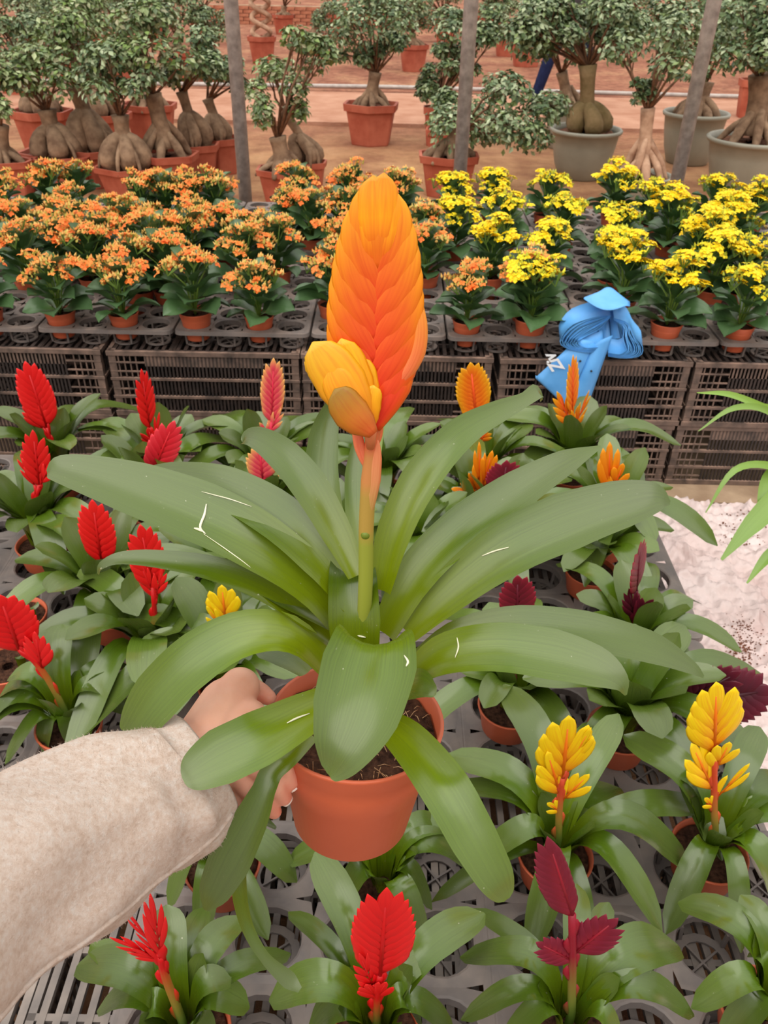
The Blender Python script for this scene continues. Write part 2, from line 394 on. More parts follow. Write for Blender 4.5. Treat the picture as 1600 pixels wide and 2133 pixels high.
# ------------------------------------------------------------------ trays with round cells
def tray_meshes(mat, nx, ny, pitch, hr, dh, gap):
    d = MB(); n = 20; z = dh
    X = nx * pitch / 2; Y = ny * pitch / 2
    for i in range(nx):
        for j in range(ny):
            cx = -X + (i + .5) * pitch; cy = -Y + (j + .5) * pitch
            hp = pitch / 2
            outer = []; inner = []; low = []; lip = []
            for k in range(n):
                a = 2 * math.pi * (k + .5) / n; ca, sa = math.cos(a), math.sin(a)
                q = hp / max(abs(ca), abs(sa))
                q = min(q, hp * 1.30)
                outer.append(d.vert((cx + ca * q, cy + sa * q, z)))
                lip.append(d.vert((cx + ca * hr * 1.07, cy + sa * hr * 1.07, z + .0015)))
                inner.append(d.vert((cx + ca * hr, cy + sa * hr, z)))
                low.append(d.vert((cx + ca * hr * .97, cy + sa * hr * .97, z - .014)))
            d.grid([low, inner, lip, outer], True, True)
    X += gap; Y += gap
    # rim with skirt
    prof = [(0, z), (.004, z - .001), (.006, z - .012), (.003, z - .012)]
    def loop(o, zz):
        pts = []
        for sx, sy, a0 in ((1, 1, 0), (-1, 1, 90), (-1, -1, 180), (1, -1, 270)):
            for k in range(5):
                a = R(a0 + k * 22.5); rr = .018
                pts.append(d.vert((sx * (X - rr) + math.cos(a) * (rr + o), sy * (Y - rr) + math.sin(a) * (rr + o), zz)))
        return pts
    d.grid([loop(-.012, z - .0004)] + [loop(o, zz) for o, zz in prof], True)
    cup = MB()
    for i in range(nx):
        for j in range(ny):
            cx = -X + gap + (i + .5) * pitch; cy = -Y + gap + (j + .5) * pitch
            ro = hr * .92; ri = hr * .66
            rows = [[cup.vert((cx + r_ * math.cos(2 * math.pi * k / 16), cy + r_ * math.sin(2 * math.pi * k / 16), zz)) for k in range(16)] for r_, zz in ((ri, .004), (ri, .0005), (ro, .0005), (ro, .004), (ri, .004))]
            cup.grid(rows, True)
            for a in (.6, .6 + math.pi / 2):
                c_, s_ = math.cos(a), math.sin(a)
                cup.bar((cx - c_ * ri, cy - s_ * ri, .0024), (cx + c_ * ri, cy + s_ * ri, .0024), .0022)
                for g in (-1, 1):
                    cup.bar((cx + g * c_ * ro * .98, cy + g * s_ * ro * .98, .002), (cx + g * c_ * hr * .98, cy + g * s_ * hr * .98, dh - .012), .004)
    return d.mesh('deck', mat, False), cup.mesh('cups', mat, False)
KP = 0.098                                         # cell pitch of the kalanchoe trays
TB = tray_meshes('tray_black', 4, 3, KP, .0415, .058, .006)
ZT = .013 + .444 + .001                            # top of the black crates
TXS = [UZ(p, 690, ZT + .058).x for p in (67, 345, 630, 908, 1197, 1485)]
TW = (TXS[-1] - TXS[0]) / 5
CELLS = {}
trays = []
for row in range(5):
    y0 = YF + .025 + row * .3085
    for c in range(-2 if row > 1 else -1, 8 if row > 1 else 7):
        x0 = TXS[0] + c * TW + (0.01 if row % 2 else 0)
        cx, cy = x0 + TW / 2, y0 + .153
        if row == 3 and c == 2 and False: continue
        t = thing('plant_tray', (cx, cy, ZT), 'black cell tray under the kalanchoes, %s from left in the %s tray row' % (ORD[c + (2 if row > 1 else 1)], ORD[row]), 'tray', 'cell trays on the black crates')
        put('deck', TB[0], t); put('cups', TB[1], t)
        trays.append(t)
        for i in range(4):
            for j in range(3):
                CELLS[(row * 3 + j, (c + 2) * 4 + i)] = V((cx + (i - 1.5) * KP, cy + (j - 1) * KP, ZT + .058))

# ------------------------------------------------------------------ pots
def pot_mesh(name, rt, rb, h, rim, mat, n=28, wall=.004, soil_drop=.012):
    mb = MB(); k = lambda z: lerp(rb, rt - rim * .12, z / h)
    mb.lathe([(rb * .55, .006), (rb * .9, 0), (rb, .004), (k(h - rim), h - rim), (k(h - rim) + .0016, h - rim + .003), (rt - .001, h - .004), (rt, h - .0015), (rt - .001, h),
              (rt - wall, h - .001), (rt - wall - .002, h - rim), (rb - wall, .012)], n, close_bot=True, close_top=True)
    return mb.mesh(name, mat)
def soil_mesh(r, z, n=20, amp=.003, mat='soil', seed=0):
    mb = MB(); rows = []
    for q in range(1, 6):
        rr = r * q / 5
        rows.append([mb.vert((rr * math.cos(2 * math.pi * k / n), rr * math.sin(2 * math.pi * k / n), z + amp * noise.noise(V((rr * 60 * math.cos(6.283 * k / n) + seed, rr * 60 * math.sin(6.283 * k / n), seed))))) for k in range(n)])
    mb.grid(rows, True); mb.f.append(tuple(rows[0])); return mb.mesh('soil', mat)


# ------------------------------------------------------------------ kalanchoes
def ovate_leaf(L, Wd, seed, mat='kal_leaf'):
    r = random.Random(seed); mb = MB(); mb.hasl = True; rows = []
    ns, nu = 9, 4
    droop = r.uniform(.15, .5); scal = r.uniform(0, 6)
    for i in range(ns + 1):
        s = i / ns
        w_ = Wd / 2 * lut([(0, .12), (.15, .16), (.3, .62), (.5, 1), (.72, .95), (.9, .55), (1, .12)], s)
        w_ *= 1 + .07 * math.sin(s * 26 + scal)
        x = L * s * (1 - .12 * droop * s); z = L * (.22 * s - droop * s * s * .8)
        rows.append([mb.vert((x, w_ * (j / nu * 2 - 1), z + abs(j / nu * 2 - 1) ** 1.6 * w_ * .45 + .003 * math.sin(s * 9 + j)), l=(j / nu * 2 - 1, s)) for j in range(nu + 1)])
    mb.grid(rows); return mb.mesh('leaf', mat)
def floret(mb, p, n, r, cpet, ceye):
    A = n.orthogonal().normalized(); B = n.cross(A); c = mb.vert(p + n * r * .12, ceye)
    a0 = rnd.uniform(0, 1.5)
    for k in range(4):
        a = a0 + k * math.pi / 2
        f = lambda ang, rr, h: mb.vert(p + (A * math.cos(ang) + B * math.sin(ang)) * rr + n * h, cpet)
        i0, i1, i2 = f(a - .66, r * .78, r * .22), f(a, r * 1.05, r * .05), f(a + .66, r * .78, r * .22)
        mb.f.append((c, i0, i1, i2))
def bud(mb, p, n, r, c):
    A = n.orthogonal().normalized(); B = n.cross(A)
    a = [mb.vert(p + (A * math.cos(k * 2.094) + B * math.sin(k * 2.094)) * r * .55, c) for k in range(3)]
    t_ = mb.vert(p + n * r * 1.3, c); b_ = mb.vert(p - n * r * .6, V(c) * .8)
    for k in range(3): mb.f.append((a[k], a[(k + 1) % 3], t_)); mb.f.append((a[(k + 1) % 3], a[k], b_))
ORANGE = [srgb(252, 136, 54), srgb(253, 152, 72), srgb(248, 120, 44)]
PEACH = [srgb(240, 196, 110), srgb(232, 204, 120), srgb(206, 196, 96), srgb(246, 180, 100)]
YELLOW = [srgb(252, 218, 12), srgb(250, 206, 8), srgb(250, 228, 40)]
LIME = [srgb(206, 206, 60), srgb(186, 196, 70), srgb(222, 214, 60)]
def head_mesh(kind, seed, openness):
    r = random.Random(seed); mb = MB()
    for q in range(32 if kind == 'o' else 27):
        a = r.uniform(0, 6.283); rr = .026 * math.sqrt(r.random()); h = .012 * (1 - (rr / .026) ** 2) + r.uniform(-.004, .004)
        p = V((rr * math.cos(a), rr * math.sin(a), h)); n = V((p.x * 16, p.y * 16, 1)).normalized()
        if r.random() < openness:
            floret(mb, p, n, r.uniform(.0082, .0108), r.choice(ORANGE if kind == 'o' else YELLOW), r.choice(ORANGE if kind == 'o' else YELLOW) * .85)
        else: bud(mb, p, n, r.uniform(.0056, .0074), r.choice(PEACH if kind == 'o' else LIME))
    for q in range(9):
        a = r.uniform(0, 6.283); mb.bar((0, 0, -.022), (.018 * math.cos(a), .018 * math.sin(a), .004), .0011, n=3, c=srgb(110, 140, 60))
    return mb.mesh('flower_cluster', 'petal', False)
POTK = pot_mesh('pot', .049, .034, .085, .020, 'terracotta', 24, .003)
SOILK = soil_mesh(.043, .074)
KLEAF = [ovate_leaf(.112, .084, s) for s in range(7)]
HEADS = {'o': [head_mesh('o', s, o_) for s, o_ in ((1, .22), (2, .12), (3, .36), (4, .08), (5, .28))], 'y': [head_mesh('y', s, o_) for s, o_ in ((11, .75), (12, .6), (13, .85), (14, .4), (15, .7))]}
def make_kal(kind, seed):
    r = random.Random(seed)
    t = thing('potted_kalanchoe', (0, 0, 0), 'x', 'kalanchoe')
    put('pot', POTK, t); put('soil', SOILK, t)
    st = MB()
    for layer in range(5):
        z = .086 + layer * .026
        for k in range(5 if layer < 2 else 4):
            a = k * 6.283 / (5 if layer < 2 else 4) + layer * .7 + r.uniform(-.25, .25)
            o = put('leaf', r.choice(KLEAF), t, (.008 * math.cos(a), .008 * math.sin(a), z + r.uniform(-.008, .008)))
            sc = r.uniform(.85, 1.1) * (1.05 - .08 * layer)
            o.rotation_euler = (r.uniform(-.35, .35), -R(r.uniform(2, 18) + layer * 11), a); o.scale = (sc, sc, sc)
    n = r.choice((8, 9, 10))
    for k in range(n):
        a = k * 2.4 + r.uniform(-.3, .3); rr = .080 * math.sqrt((k + .3) / n)
        h = r.uniform(.245, .295) - rr * .75
        p = V((rr * math.cos(a), rr * math.sin(a), h))
        st.tube([(0, 0, .07), (p.x * .35, p.y * .35, .17), (p.x * .95, p.y * .95, h - .018)], [.0028, .0022, .0016], 5, V((1, 1, 1)))
        o = put('flower_cluster', r.choice(HEADS[kind]), t, p)
        o.rotation_euler = (-p.y * 6, p.x * 6, r.uniform(0, 6)); s = r.uniform(1.05, 1.45); o.scale = (s, s, s)
    st.build('stems', 'green_stem', t)
    return t
KO = [(60, 330, 'o'), (15, 350, 'o'), (60, 395, 'o'), (155, 365, 'o'), (130, 405, 'o'), (265, 345, 'o'), (345, 350, 'o'), (215, 385, 'o'), (300, 405, 'o'), (20, 455, 'o'), (175, 450, 'o'),
      (385, 345, 'o'), (470, 355, 'o'), (585, 365, 'o'), (460, 410, 'o'), (405, 430, 'o'), (545, 425, 'o'), (280, 470, 'o'), (510, 465, 'o'),
      (725, 335, 'o'), (715, 390, 'o'), (675, 440, 'o'), (690, 500, 'o'), (830, 350, 'o'), (930, 455, 'o'), (860, 420, 'o'),
      (930, 355, 'y'), (925, 400, 'y'), (1045, 345, 'y'), (1060, 385, 'y'), (1045, 450, 'y'), (1165, 345, 'y'), (1180, 390, 'y'), (1185, 450, 'y'), (1280, 345, 'y'), (1390, 355, 'y'), (1430, 395, 'y'), (1310, 460, 'y'),
      (1430, 440, 'y'), (1350, 505, 'y'), (1210, 525, 'y'), (1470, 470, 'y'), (1510, 350, 'y'), (1505, 395, 'y'), (1590, 365, 'y'), (1560, 420, 'y'), (1575, 490, 'y'), (1640, 440, 'y'), (600, 330, 'o'), (330, 430, 'o'), (590, 440, 'o'), (160, 325, 'o'), (410, 385, 'o'), (640, 385, 'o'), (360, 475, 'o'), (1290, 410, 'y'), (1500, 430, 'y'), (100, 440, 'o'), (225, 430, 'o'), (-50, 420, 'o')]
PROT = {'o': [make_kal('o', s) for s in (1, 2, 3)], 'y': [make_kal('y', s) for s in (4, 5, 6)]}
used = {}
BC = UZ(1240, 680, ZT + .06)
for c in [c for c in CELLS if abs(CELLS[c].x - BC.x) < .135 and CELLS[c].y < YF + .24]: del CELLS[c]
KF = [(108, 640, 'o'), (243, 652, 'o'), (388, 658, 'o'), (520, 655, 'o'), (950, 662, 'o'), (1083, 640, 'o'), (1375, 690, 'y'), (1520, 682, 'y'), (-25, 640, 'o')]
for px, py, kd in KF:
    p = UZ(px, py, ZT + .058 + .04)
    used[min((c for c in CELLS if c not in used and c[0] < 2), key=lambda c: (CELLS[c] - p).xy.length)] = kd
for px, py, kd in sorted(KO, key=lambda q: -q[1]):
    p = UZ(px, py + 8, ZT + .058 + .225)
    best = min((c for c in CELLS if c not in used), key=lambda c: (CELLS[c] - p).xy.length)
    used[best] = kd
firsts = {'o': [], 'y': []}
byrow = {}
for c in used: byrow.setdefault(c[0], []).append(c)
rank = {c: i for i, c in enumerate(sorted(byrow))}
for i, (c, kd) in enumerate(sorted(used.items())):
    k = i % 3; src = PROT[kd][k]
    if src.name not in firsts[kd]: firsts[kd].append(src.name); o = src
    else: o = dup(src)
    o.location = CELLS[c] - V((0, 0, .085 - .040)); o.rotation_euler[2] = rnd.uniform(0, 6.28)
    s = rnd.uniform(.94, 1.06); o.scale = (s, s, s)
    if rank[c[0]] > 1: o.rotation_euler[0] = rnd.uniform(-.03, .03)
    same = sorted(q for q in byrow[c[0]] if used[q] == kd)
    tag(o, '%s potted kalanchoe, %s %s one from left in the %s row from the front' % (('orange', 'yellow')[kd == 'y'], ORD[same.index(c)], ('orange', 'yellow')[kd == 'y'], ORD[rank[c[0]]]),
        'kalanchoe', ('orange', 'yellow')[kd == 'y'] + ' kalanchoes on the cell trays')


# ------------------------------------------------------------------ strap leaves, bracts, bromeliads
PROF = [(0, .62), (.12, .66), (.35, .86), (.6, 1.0), (.78, .97), (.9, .74), (.96, .46), (1.0, .06)]
PROF_BLUNT = [(0, .62), (.15, .7), (.4, .95), (.7, 1.0), (.9, .9), (.97, .66), (1.0, .2)]
def strap(path, widths, sides, ns=14, nu=4, chan=.25, prof=PROF, wob=.0, seed=0, mat='brom_leaf'):
    """path: points along the midrib; widths: full width at each; sides: unit vector across the blade at each."""
    pp = catmull(path, ns); mb = MB(); mb.hasl = True; rows = []
    k = len(path) - 1
    for i, p in enumerate(pp):
        s = i / ns; q = s * k; a = min(int(q), k - 1); f = q - a
        wd = lerp(widths[a], widths[a + 1], f) * lut(prof, s) / 2
        S = (sides[a].lerp(sides[a + 1], f)).normalized()
        T = (pp[min(i + 1, ns)] - pp[max(i - 1, 0)]).normalized()
        S = (S - T * S.dot(T)).normalized(); Nn = S.cross(T)
        ch = chan * (1.35 - .85 * s)
        rows.append([mb.vert(p + S * (wd * u * (1 - .18 * ch * u * u)) + Nn * (wd * ch * (u * u - .3)) + Nn * (wob * wd * math.sin(s * 11 + seed + u * 1.4) * u), l=(u, s)) for u in [j / nu * 2 - 1 for j in range(nu + 1)]])
    mb.grid(rows); return mb.mesh('leaf', mat)
def leaf_arc(b, tip, rise, wd, chan=.3, roll=0, seed=0, prof=PROF, mat='brom_leaf', ns=12, nu=4, start=.012):
    h = V((tip.x - b.x, tip.y - b.y, 0)); L = h.length; d = h.normalized() if L > 1e-5 else V((1, 0, 0))
    side = V((d.y, -d.x, 0)); r = random.Random(seed)
    pts = []; ws = []; ss = []
    tw = r.uniform(-.25, .25) + roll
    for i in range(6):
        s = i / 5; q = s ** 1.25
        z = lerp(b.z, tip.z, s) + rise * math.sin(math.pi * s ** .8)
        pts.append(b + d * (start + (L - start) * q) + V((0, 0, z - b.z)) + side * (.02 * L * math.sin(s * 3 + seed)))
        ws.append(wd); ss.append((side * math.cos(tw * s) + V((0, 0, 1)) * math.sin(tw * s)).normalized())
    return strap(pts, ws, ss, ns, nu, chan, prof, .06, seed, mat)
def bract_mesh(mb, a, tip, F, wb, th, cols, ns=6, n=8, curve=.25, base_w=.25, sharp=1.0):
    """boat-shaped bract from a to tip; F: normal of the flat face. cols: colours base->tip"""
    mb.hasl = True; ax = tip - a; L = ax.length; T0 = ax.normalized(); S0 = F.cross(T0).normalized()
    rows = []
    for i in range(ns + 1):
        s = i / ns
        c = a + ax * s + S0 * (curve * L * math.sin(math.pi * s) * .5)
        wv = wb * lut([(0, base_w), (.25, .8), (.5, 1), (.75, .85 ** sharp), (.9, .55 ** sharp), (1, .04)], s)
        tv = th * lut([(0, .5), (.3, 1), (.7, .7), (1, .08)], s)
        col = V(cols[0]).lerp(V(cols[1]), min(1, s * 2)) if s < .5 else V(cols[1]).lerp(V(cols[2]), s * 2 - 1)
        rows.append([])
        for k in range(n):
            an = 2 * math.pi * k / n; x, y = math.cos(an), math.sin(an)
            cc = col.lerp(V(cols[2]), .30 * abs(x) ** 3)
            rows[-1].append(mb.vert(c + S0 * (x * wv) + F * (y * tv), cc, (x, s)))
    mb.grid(rows, True); mb.f.append(tuple(rows[0][::-1])); mb.f.append(tuple(rows[-1]))
PAL = {
    'red': [srgb(206, 14, 20), srgb(232, 22, 26), srgb(240, 40, 40)],
    'rose': [srgb(214, 24, 40), srgb(236, 38, 58), srgb(246, 70, 84)],
    'pink': [srgb(222, 40, 74), srgb(240, 72, 100), srgb(250, 196, 110)],
    'orange': [srgb(232, 84, 10), srgb(244, 130, 12), srgb(250, 160, 24)],
    'flame': [srgb(236, 84, 30), srgb(242, 120, 20), srgb(238, 178, 30)],
    'yellow': [srgb(238, 120, 20), srgb(252, 206, 14), srgb(253, 220, 30)],
    'wine': [srgb(96, 12, 36), srgb(112, 20, 44), srgb(150, 34, 56)],
    'dark': [srgb(60, 8, 24), srgb(78, 12, 34), srgb(104, 22, 44)],
    'wine_red': [srgb(150, 26, 46), srgb(120, 20, 46), srgb(136, 40, 62)],
}
ENV = [(0, .18), (.2, .72), (.45, 1), (.65, .95), (.85, .66), (1, .2)]
def blade(parent, p0, p1, width, n, pal, F, joined=False, sharp=1.0, fan=.34, env=ENV, name='flower_spike', thick=.13, last=1.0, asym=1.0):
    """flat two-ranked spike of overlapping bracts between p0 and p1; p's in the parent's own space"""
    A = p1 - p0; L = A.length; ax = A.normalized(); F = (F - ax * F.dot(ax)).normalized(); S = ax.cross(F)
    core = MB(); core.tube([p0, p0 + A * .4, p0 + A * .8], [width * .05, width * .05, width * .025], 7, pal[0])
    holder = None if joined else core.build(name, 'bract', parent)
    for i in range(n + 1):
        t0 = i / n * (1 - fan) * .98; t1 = t0 + fan
        sg = 1 if i % 2 else -1
        if i == n: sg = 0
        a = p0 + A * t0; hw = width / 2 * lut(env, t1) * (asym if sg > 0 else 1)
        tip = p0 + A * min(t1, 1.0) + S * (sg * hw)
        if i == n: tip = p1
        mb = core if joined else MB()
        wb = max(width * (.19 if sharp > 1 else .235) * (.75 + .25 * lut(env, t1)), L * .012)
        if i < n: tip = tip + S * (sg * width * .085 * (asym if sg > 0 else 1)) + ax * L * .015
        if i == n: wb *= 1.1 * last
        bract_mesh(mb, a, tip, F, wb, wb * thick * (2.0 - 1.2 * i / n), pal, 7, 8, (-.04 if sharp > 1 else -.10) * sg, .5, sharp)
        if not joined: mb.build('bract', 'bract', holder)
    if joined: holder = core.build(name, 'bract', parent)
    return holder
POTB = pot_mesh('pot', .060, .048, .062, .022, 'terracotta', 32, .004)
SOILB = soil_mesh(.053, .052)
ZD = .002 + .22 + .046                          # deck of the grey trays in front
NB = [0]
def bromeliad(bpx, label, blades, stem=None, tips=None, rand=None, size=1.0, zb=.365, group=None, pot=True, stemcol='green', seed=None, lw=.052, leaf_mat='brom_leaf'):
    """bpx: pixel where the stem leaves the rosette (height zb); blades: list of (base px, tip px, width px, n, palette, sharp, yaw)"""
    NB[0] += 1; sd_ = seed or NB[0] * 13
    r = random.Random(sd_)
    c = UZ(bpx[0], bpx[1], zb); root = V((c.x, c.y, ZD))
    t = thing('potted_bromeliad', root, label, 'bromeliad', group)
    if pot:
        put('pot', POTB, t, (0, 0, 0)); put('soil', SOILB, t, (0, 0, 0))
    b = V((0, 0, .058))
    lv = []
    for q in (tips or []):
        px, py, dz, wpx = q[:4]
        tp = UZ(px, py, ZD + dz) - root
        rise = q[4] if len(q) > 4 else .10
        wd = wpx * depth(root + tp) / FPX
        lv.append((tp, rise, wd))
    if rand:
        n = rand + 3; Ls = .215 * size
        for k in range(n):
            q = (k + .5) / n; a = k * 2.39996 + sd_; Ls = .275 * size
            L = Ls * (.62 + .42 * q) * r.uniform(.9, 1.1)
            tp = b + V((math.cos(a), math.sin(a), 0)) * L * (.30 + .66 * q) + V((0, 0, L * (1.0 - .95 * q + r.uniform(-.12, .14))))
            lv.append((tp, L * (.08 + .30 * q), lw * 1.12 * size * r.uniform(.85, 1.12)))
    for k, (tp, rise, wd) in enumerate(lv):
        put('leaf', leaf_arc(b + V((0, 0, .004 * (len(lv) - k) / len(lv))), tp, rise, wd, r.uniform(.22, .42), 0, sd_ + k, mat=leaf_mat), t)
    # inner cup of short leaves
    for k in range(4):
        a = k * 1.7 + sd_
        put('leaf', leaf_arc(b, b + V((math.cos(a) * .05, math.sin(a) * .05, .085 + .012 * k)) * size, .01, .036 * size, .45, 0, sd_ + 50 + k, mat=leaf_mat), t)
    if blades:
        st = MB(); sc_ = [srgb(120, 150, 60), srgb(170, 120, 50), srgb(210, 78, 46) if blades[0][4] == 'yellow' else PAL[blades[0][4]][0]]
        sway = V((0, .01, 0))
        hub = [b + V((0, 0, 0))]
        pts = [(c - root)] + [UY(x, y, c.y) - root for x, y in (stem or [])]
        P = [b, c - root] + pts[1:]
        top = UY(*blades[0][0], c.y) - root
        P.append(top)
        pth = catmull(P, 8)
        st.tube(pth, [.0062 - .0002 * i for i in range(9)], 8, cs=[sc_[0]] * 2 + [sc_[0].lerp(sc_[2], i / 4) for i in range(5)] + [sc_[2]] * 2)
        for bl in blades[1:]:
            q = UY(*bl[0], c.y) - root
            near = min(pth, key=lambda p: (p - q).length + (0.02 if p.z > q.z else 0))
            st.tube([near, (near + q) / 2 + V((0, 0, -.004)), q], [.0045, .004, .0032], 7, sc_[2])
        # sheathing bracts up the stem
        for i in range(2, 8):
            d = (pth[i + 1] - pth[i - 1]).normalized(); sd2 = V((1, 0, 0)) * (1 if i % 2 else -1)
            bract_mesh(st, pth[i] + sd2 * .001, pth[i] + d * .034 + sd2 * .006, V((0, -1, .2)).normalized(), .0068, .0045, [sc_[0].lerp(sc_[2], min(1, (i - 1) / 4)), sc_[0].lerp(sc_[2], min(1, i / 4)), sc_[2]], 4, 6, .1, .8)
        st.build('stem', 'bract', t)
        for bl in blades:
            (x0, y0), (x1, y1), wpx, n, pal = bl[:5]
            sharp = bl[5] if len(bl) > 5 else 1.6; yaw = bl[6] if len(bl) > 6 else 0
            p0 = UY(x0, y0, c.y) - root; p1 = UY(x1, y1, c.y - .01) - root
            dd = depth(root + p0)
            F = V((math.sin(R(yaw)), -math.cos(R(yaw)), .45)).normalized()
            blade(t, p0, p1, wpx * dd / FPX / max(.35, math.cos(R(yaw))), n, PAL[pal] if isinstance(pal, str) else pal, F, joined=(abs(y1 - y0) + abs(x1 - x0) < 95), sharp=sharp, fan=bl[7] if len(bl) > 7 else .34, asym=bl[8] if len(bl) > 8 else 1.0)
    return t


# ------------------------------------------------------------------ crates and trays in front
for row in range(5):
    for c in range(4):
        crate(CG, (.69 - .3 - c * .604, .25 + row * .403, .002), rnd.uniform(-.006, .006), 'grey slatted crate under the bromeliads, %s from right in %s row from the viewer' % (ORD[c], ORD[row]), 'grey crates under the bromeliads', single=(row in (1, 2, 3) and c < 3))
TG = tray_meshes('tray_grey', 4, 3, .129, .050, .046, .006)
k = 0
for row, y in enumerate((.245, .655, 1.125, 1.535, 1.90)):
    for c in range(4):
        if c > 1 and row < 2: continue
        if row == 4 and c > 3: continue
        t = thing('plant_tray', (.425 - c * .532 + (.012 if row % 2 else 0), y - (.06 if row == 4 else 0), .2235), 'grey cell tray under the bromeliads, %s from right in %s tray row from the viewer' % (ORD[c], ORD[row]), 'tray', 'cell trays under the bromeliads')
        put('deck', TG[0], t); put('cups', TG[1], t)

# ------------------------------------------------------------------ bromeliads standing on the trays
bromeliad((1163, 1748), 'bromeliad with three tiers of yellow bracts on a red stem, the left yellow one', [
    ((1172, 1618), (1185, 1490), 92, 5, 'yellow', .8, 0, .55), ((1165, 1650), (1140, 1565), 60, 4, 'yellow', .8, 10, .6), ((1170, 1668), (1228, 1612), 42, 3, 'yellow', .8, -10, .6), ((1168, 1690), (1140, 1672), 30, 2, 'yellow', .8, 0, .6), ((1180, 1600), (1232, 1515), 34, 2, 'yellow', .8, 0, .6)],
    stem=[(1165, 1690), (1168, 1650)],
    tips=[(1476, 1680, .10, 66, .07), (1440, 1815, .07, 82, .11), (1378, 1945, .05, 78, .09), (1105, 1985, .03, 70, .09), (1232, 1500, .17, 58, .06), (1285, 1485, .20, 62, .06), (1050, 1425, .20, 76, .07), (930, 1570, .11, 74, .08), (925, 1640, .08, 66, .08), (1000, 1790, .06, 62, .08), (1290, 1640, .10, 60, .06), (1235, 2000, .02, 52, .06), (900, 1880, .03, 44, .05)])
bromeliad((1490, 1742), 'bromeliad with a tall yellow crown and small side bracts, right of two yellow ones', [
    ((1488, 1560), (1492, 1420), 90, 7, 'yellow', .8, 0, .5), ((1483, 1640), (1440, 1548), 56, 4, 'yellow', .8, 10, .6), ((1490, 1665), (1562, 1590), 32, 2, 'yellow', .8, 0, .6), ((1492, 1600), (1520, 1545), 54, 3, 'yellow', .8, 0, .6), ((1488, 1680), (1468, 1662), 28, 2, 'yellow', .8, 0, .6)],
    stem=[(1488, 1690), (1488, 1640)],
    tips=[(1300, 1530, .17, 84, .06), (1375, 1600, .12, 60, .08), (1585, 1515, .20, 66, .06), (1650, 1640, .12, 76, .08), (1690, 1760, .06, 76, .10), (1640, 1920, .03, 72, .09), (1385, 1945, .02, 64, .08), (1540, 1985, .02, 50, .08), (1590, 1830, .07, 70, .07), (1440, 1600, .18, 50, .05)])
bromeliad((1190, 2112), 'bromeliad with three serrated wine red blades on one stem, in the row nearest the viewer', [
    ((1192, 1905), (1140, 1742), 80, 17, 'wine_red', 2.0, 0, .30, .3), ((1196, 1985), (1288, 1912), 68, 11, 'wine_red', 2.0, -15, .34), ((1192, 2000), (1116, 1962), 52, 10, 'wine_red', 2.0, 12, .34)],
    stem=[(1192, 2040), (1193, 1985)],
    tips=[(960, 1990, .10, 74, .10), (985, 1890, .08, 48, .07), (1200, 1840, .17, 58, .06), (1410, 1965, .12, 104, .09), (1445, 2110, .09, 66, .10), (960, 2125, .07, 60, .09), (1040, 2180, .06, 60, .08), (1290, 2180, .10, 54, .07), (1270, 1880, .15, 50, .06)])
bromeliad((785, 2122), 'bromeliad with one broad scarlet paddle and a red offshoot, in the row nearest the viewer', [
    ((792, 2030), (806, 1848), 108, 18, 'red', 1.9, 0, .30), ((780, 2062), (748, 1985), 40, 6, 'red', 1.8, 20, .4), ((785, 2078), (762, 2050), 46, 3, 'red', .8, 0, .7), ((785, 2080), (805, 2045), 40, 3, 'red', .8, 0, .7)],
    stem=[(785, 2085)],
    tips=[(662, 1772, .20, 76, .07), (1012, 1905, .15, 84, .07), (560, 2085, .10, 92, .10), (640, 2150, .07, 92, .08), (690, 1990, .12, 60, .06), (885, 1990, .16, 56, .05), (880, 2140, .06, 60, .09), (950, 2160, .05, 60, .09), (600, 1900, .10, 46, .08)])
bromeliad((378, 2122), 'bromeliad with a small ragged scarlet flower leaning towards the cream sleeve', [
    ((335, 1990), (312, 1858), 36, 5, 'red', 1.5, 15, .5), ((330, 1985), (262, 1895), 24, 3, 'red', 1.5, 0, .5), ((330, 1995), (228, 1952), 32, 4, 'red', 1.5, 0, .5), ((335, 2002), (272, 1975), 34, 3, 'red', 1.2, 0, .6)],
    stem=[(350, 2050), (338, 2010)],
    tips=[(165, 2005, .12, 92, .08), (190, 1965, .12, 66, .06), (345, 1885, .19, 78, .05), (500, 1905, .14, 74, .06), (605, 1985, .08, 62, .07), (482, 2040, .15, 70, .06), (430, 1890, .12, 56, .06), (520, 2100, .10, 76, .07), (290, 2150, .07, 70, .08), (200, 2110, .05, 60, .08), (445, 2180, .07, 66, .06)])
bromeliad((800, 1812), 'flowerless bromeliad with an open cup right below the held terracotta pot', None,
    tips=[(598, 1795, .09, 66, .08), (745, 1700, .10, 54, .06), (940, 1730, .10, 66, .08), (980, 1800, .08, 70, .09), (900, 1895, .04, 44, .08), (880, 2005, .02, 66, .08), (700, 1890, .04, 66, .07), (640, 1715, .12, 56, .06), (1000, 1700, .09, 60, .07)])
bromeliad((458, 1768), 'bromeliad with a thin jointed red stalk behind the drooping leaf of the held plant', [((457, 1705), (465, 1640), 30, 4, 'red', .8, 0, .5)],
    stem=[(457, 1730)],
    tips=[(380, 1800, .08, 56, .08), (620, 1835, .08, 70, .08), (575, 1720, .10, 56, .07), (600, 1660, .12, 48, .07), (350, 1890, .04, 56, .08), (555, 1960, .03, 56, .06), (420, 1950, .04, 60, .07), (400, 1700, .12, 50, .07), (520, 1650, .14, 44, .06)])
bromeliad((1610, 2075), 'flowerless bromeliad at the right end of the row nearest the viewer', None,
    tips=[(1412, 1880, .13, 74, .09), (1540, 1865, .18, 56, .06), (1560, 1985, .13, 60, .06), (1440, 2100, .10, 72, .08), (1700, 1930, .1, 70, .08), (1500, 2170, .06, 70, .08), (1670, 2160, .06, 60, .08), (1640, 1880, .14, 60, .07)])
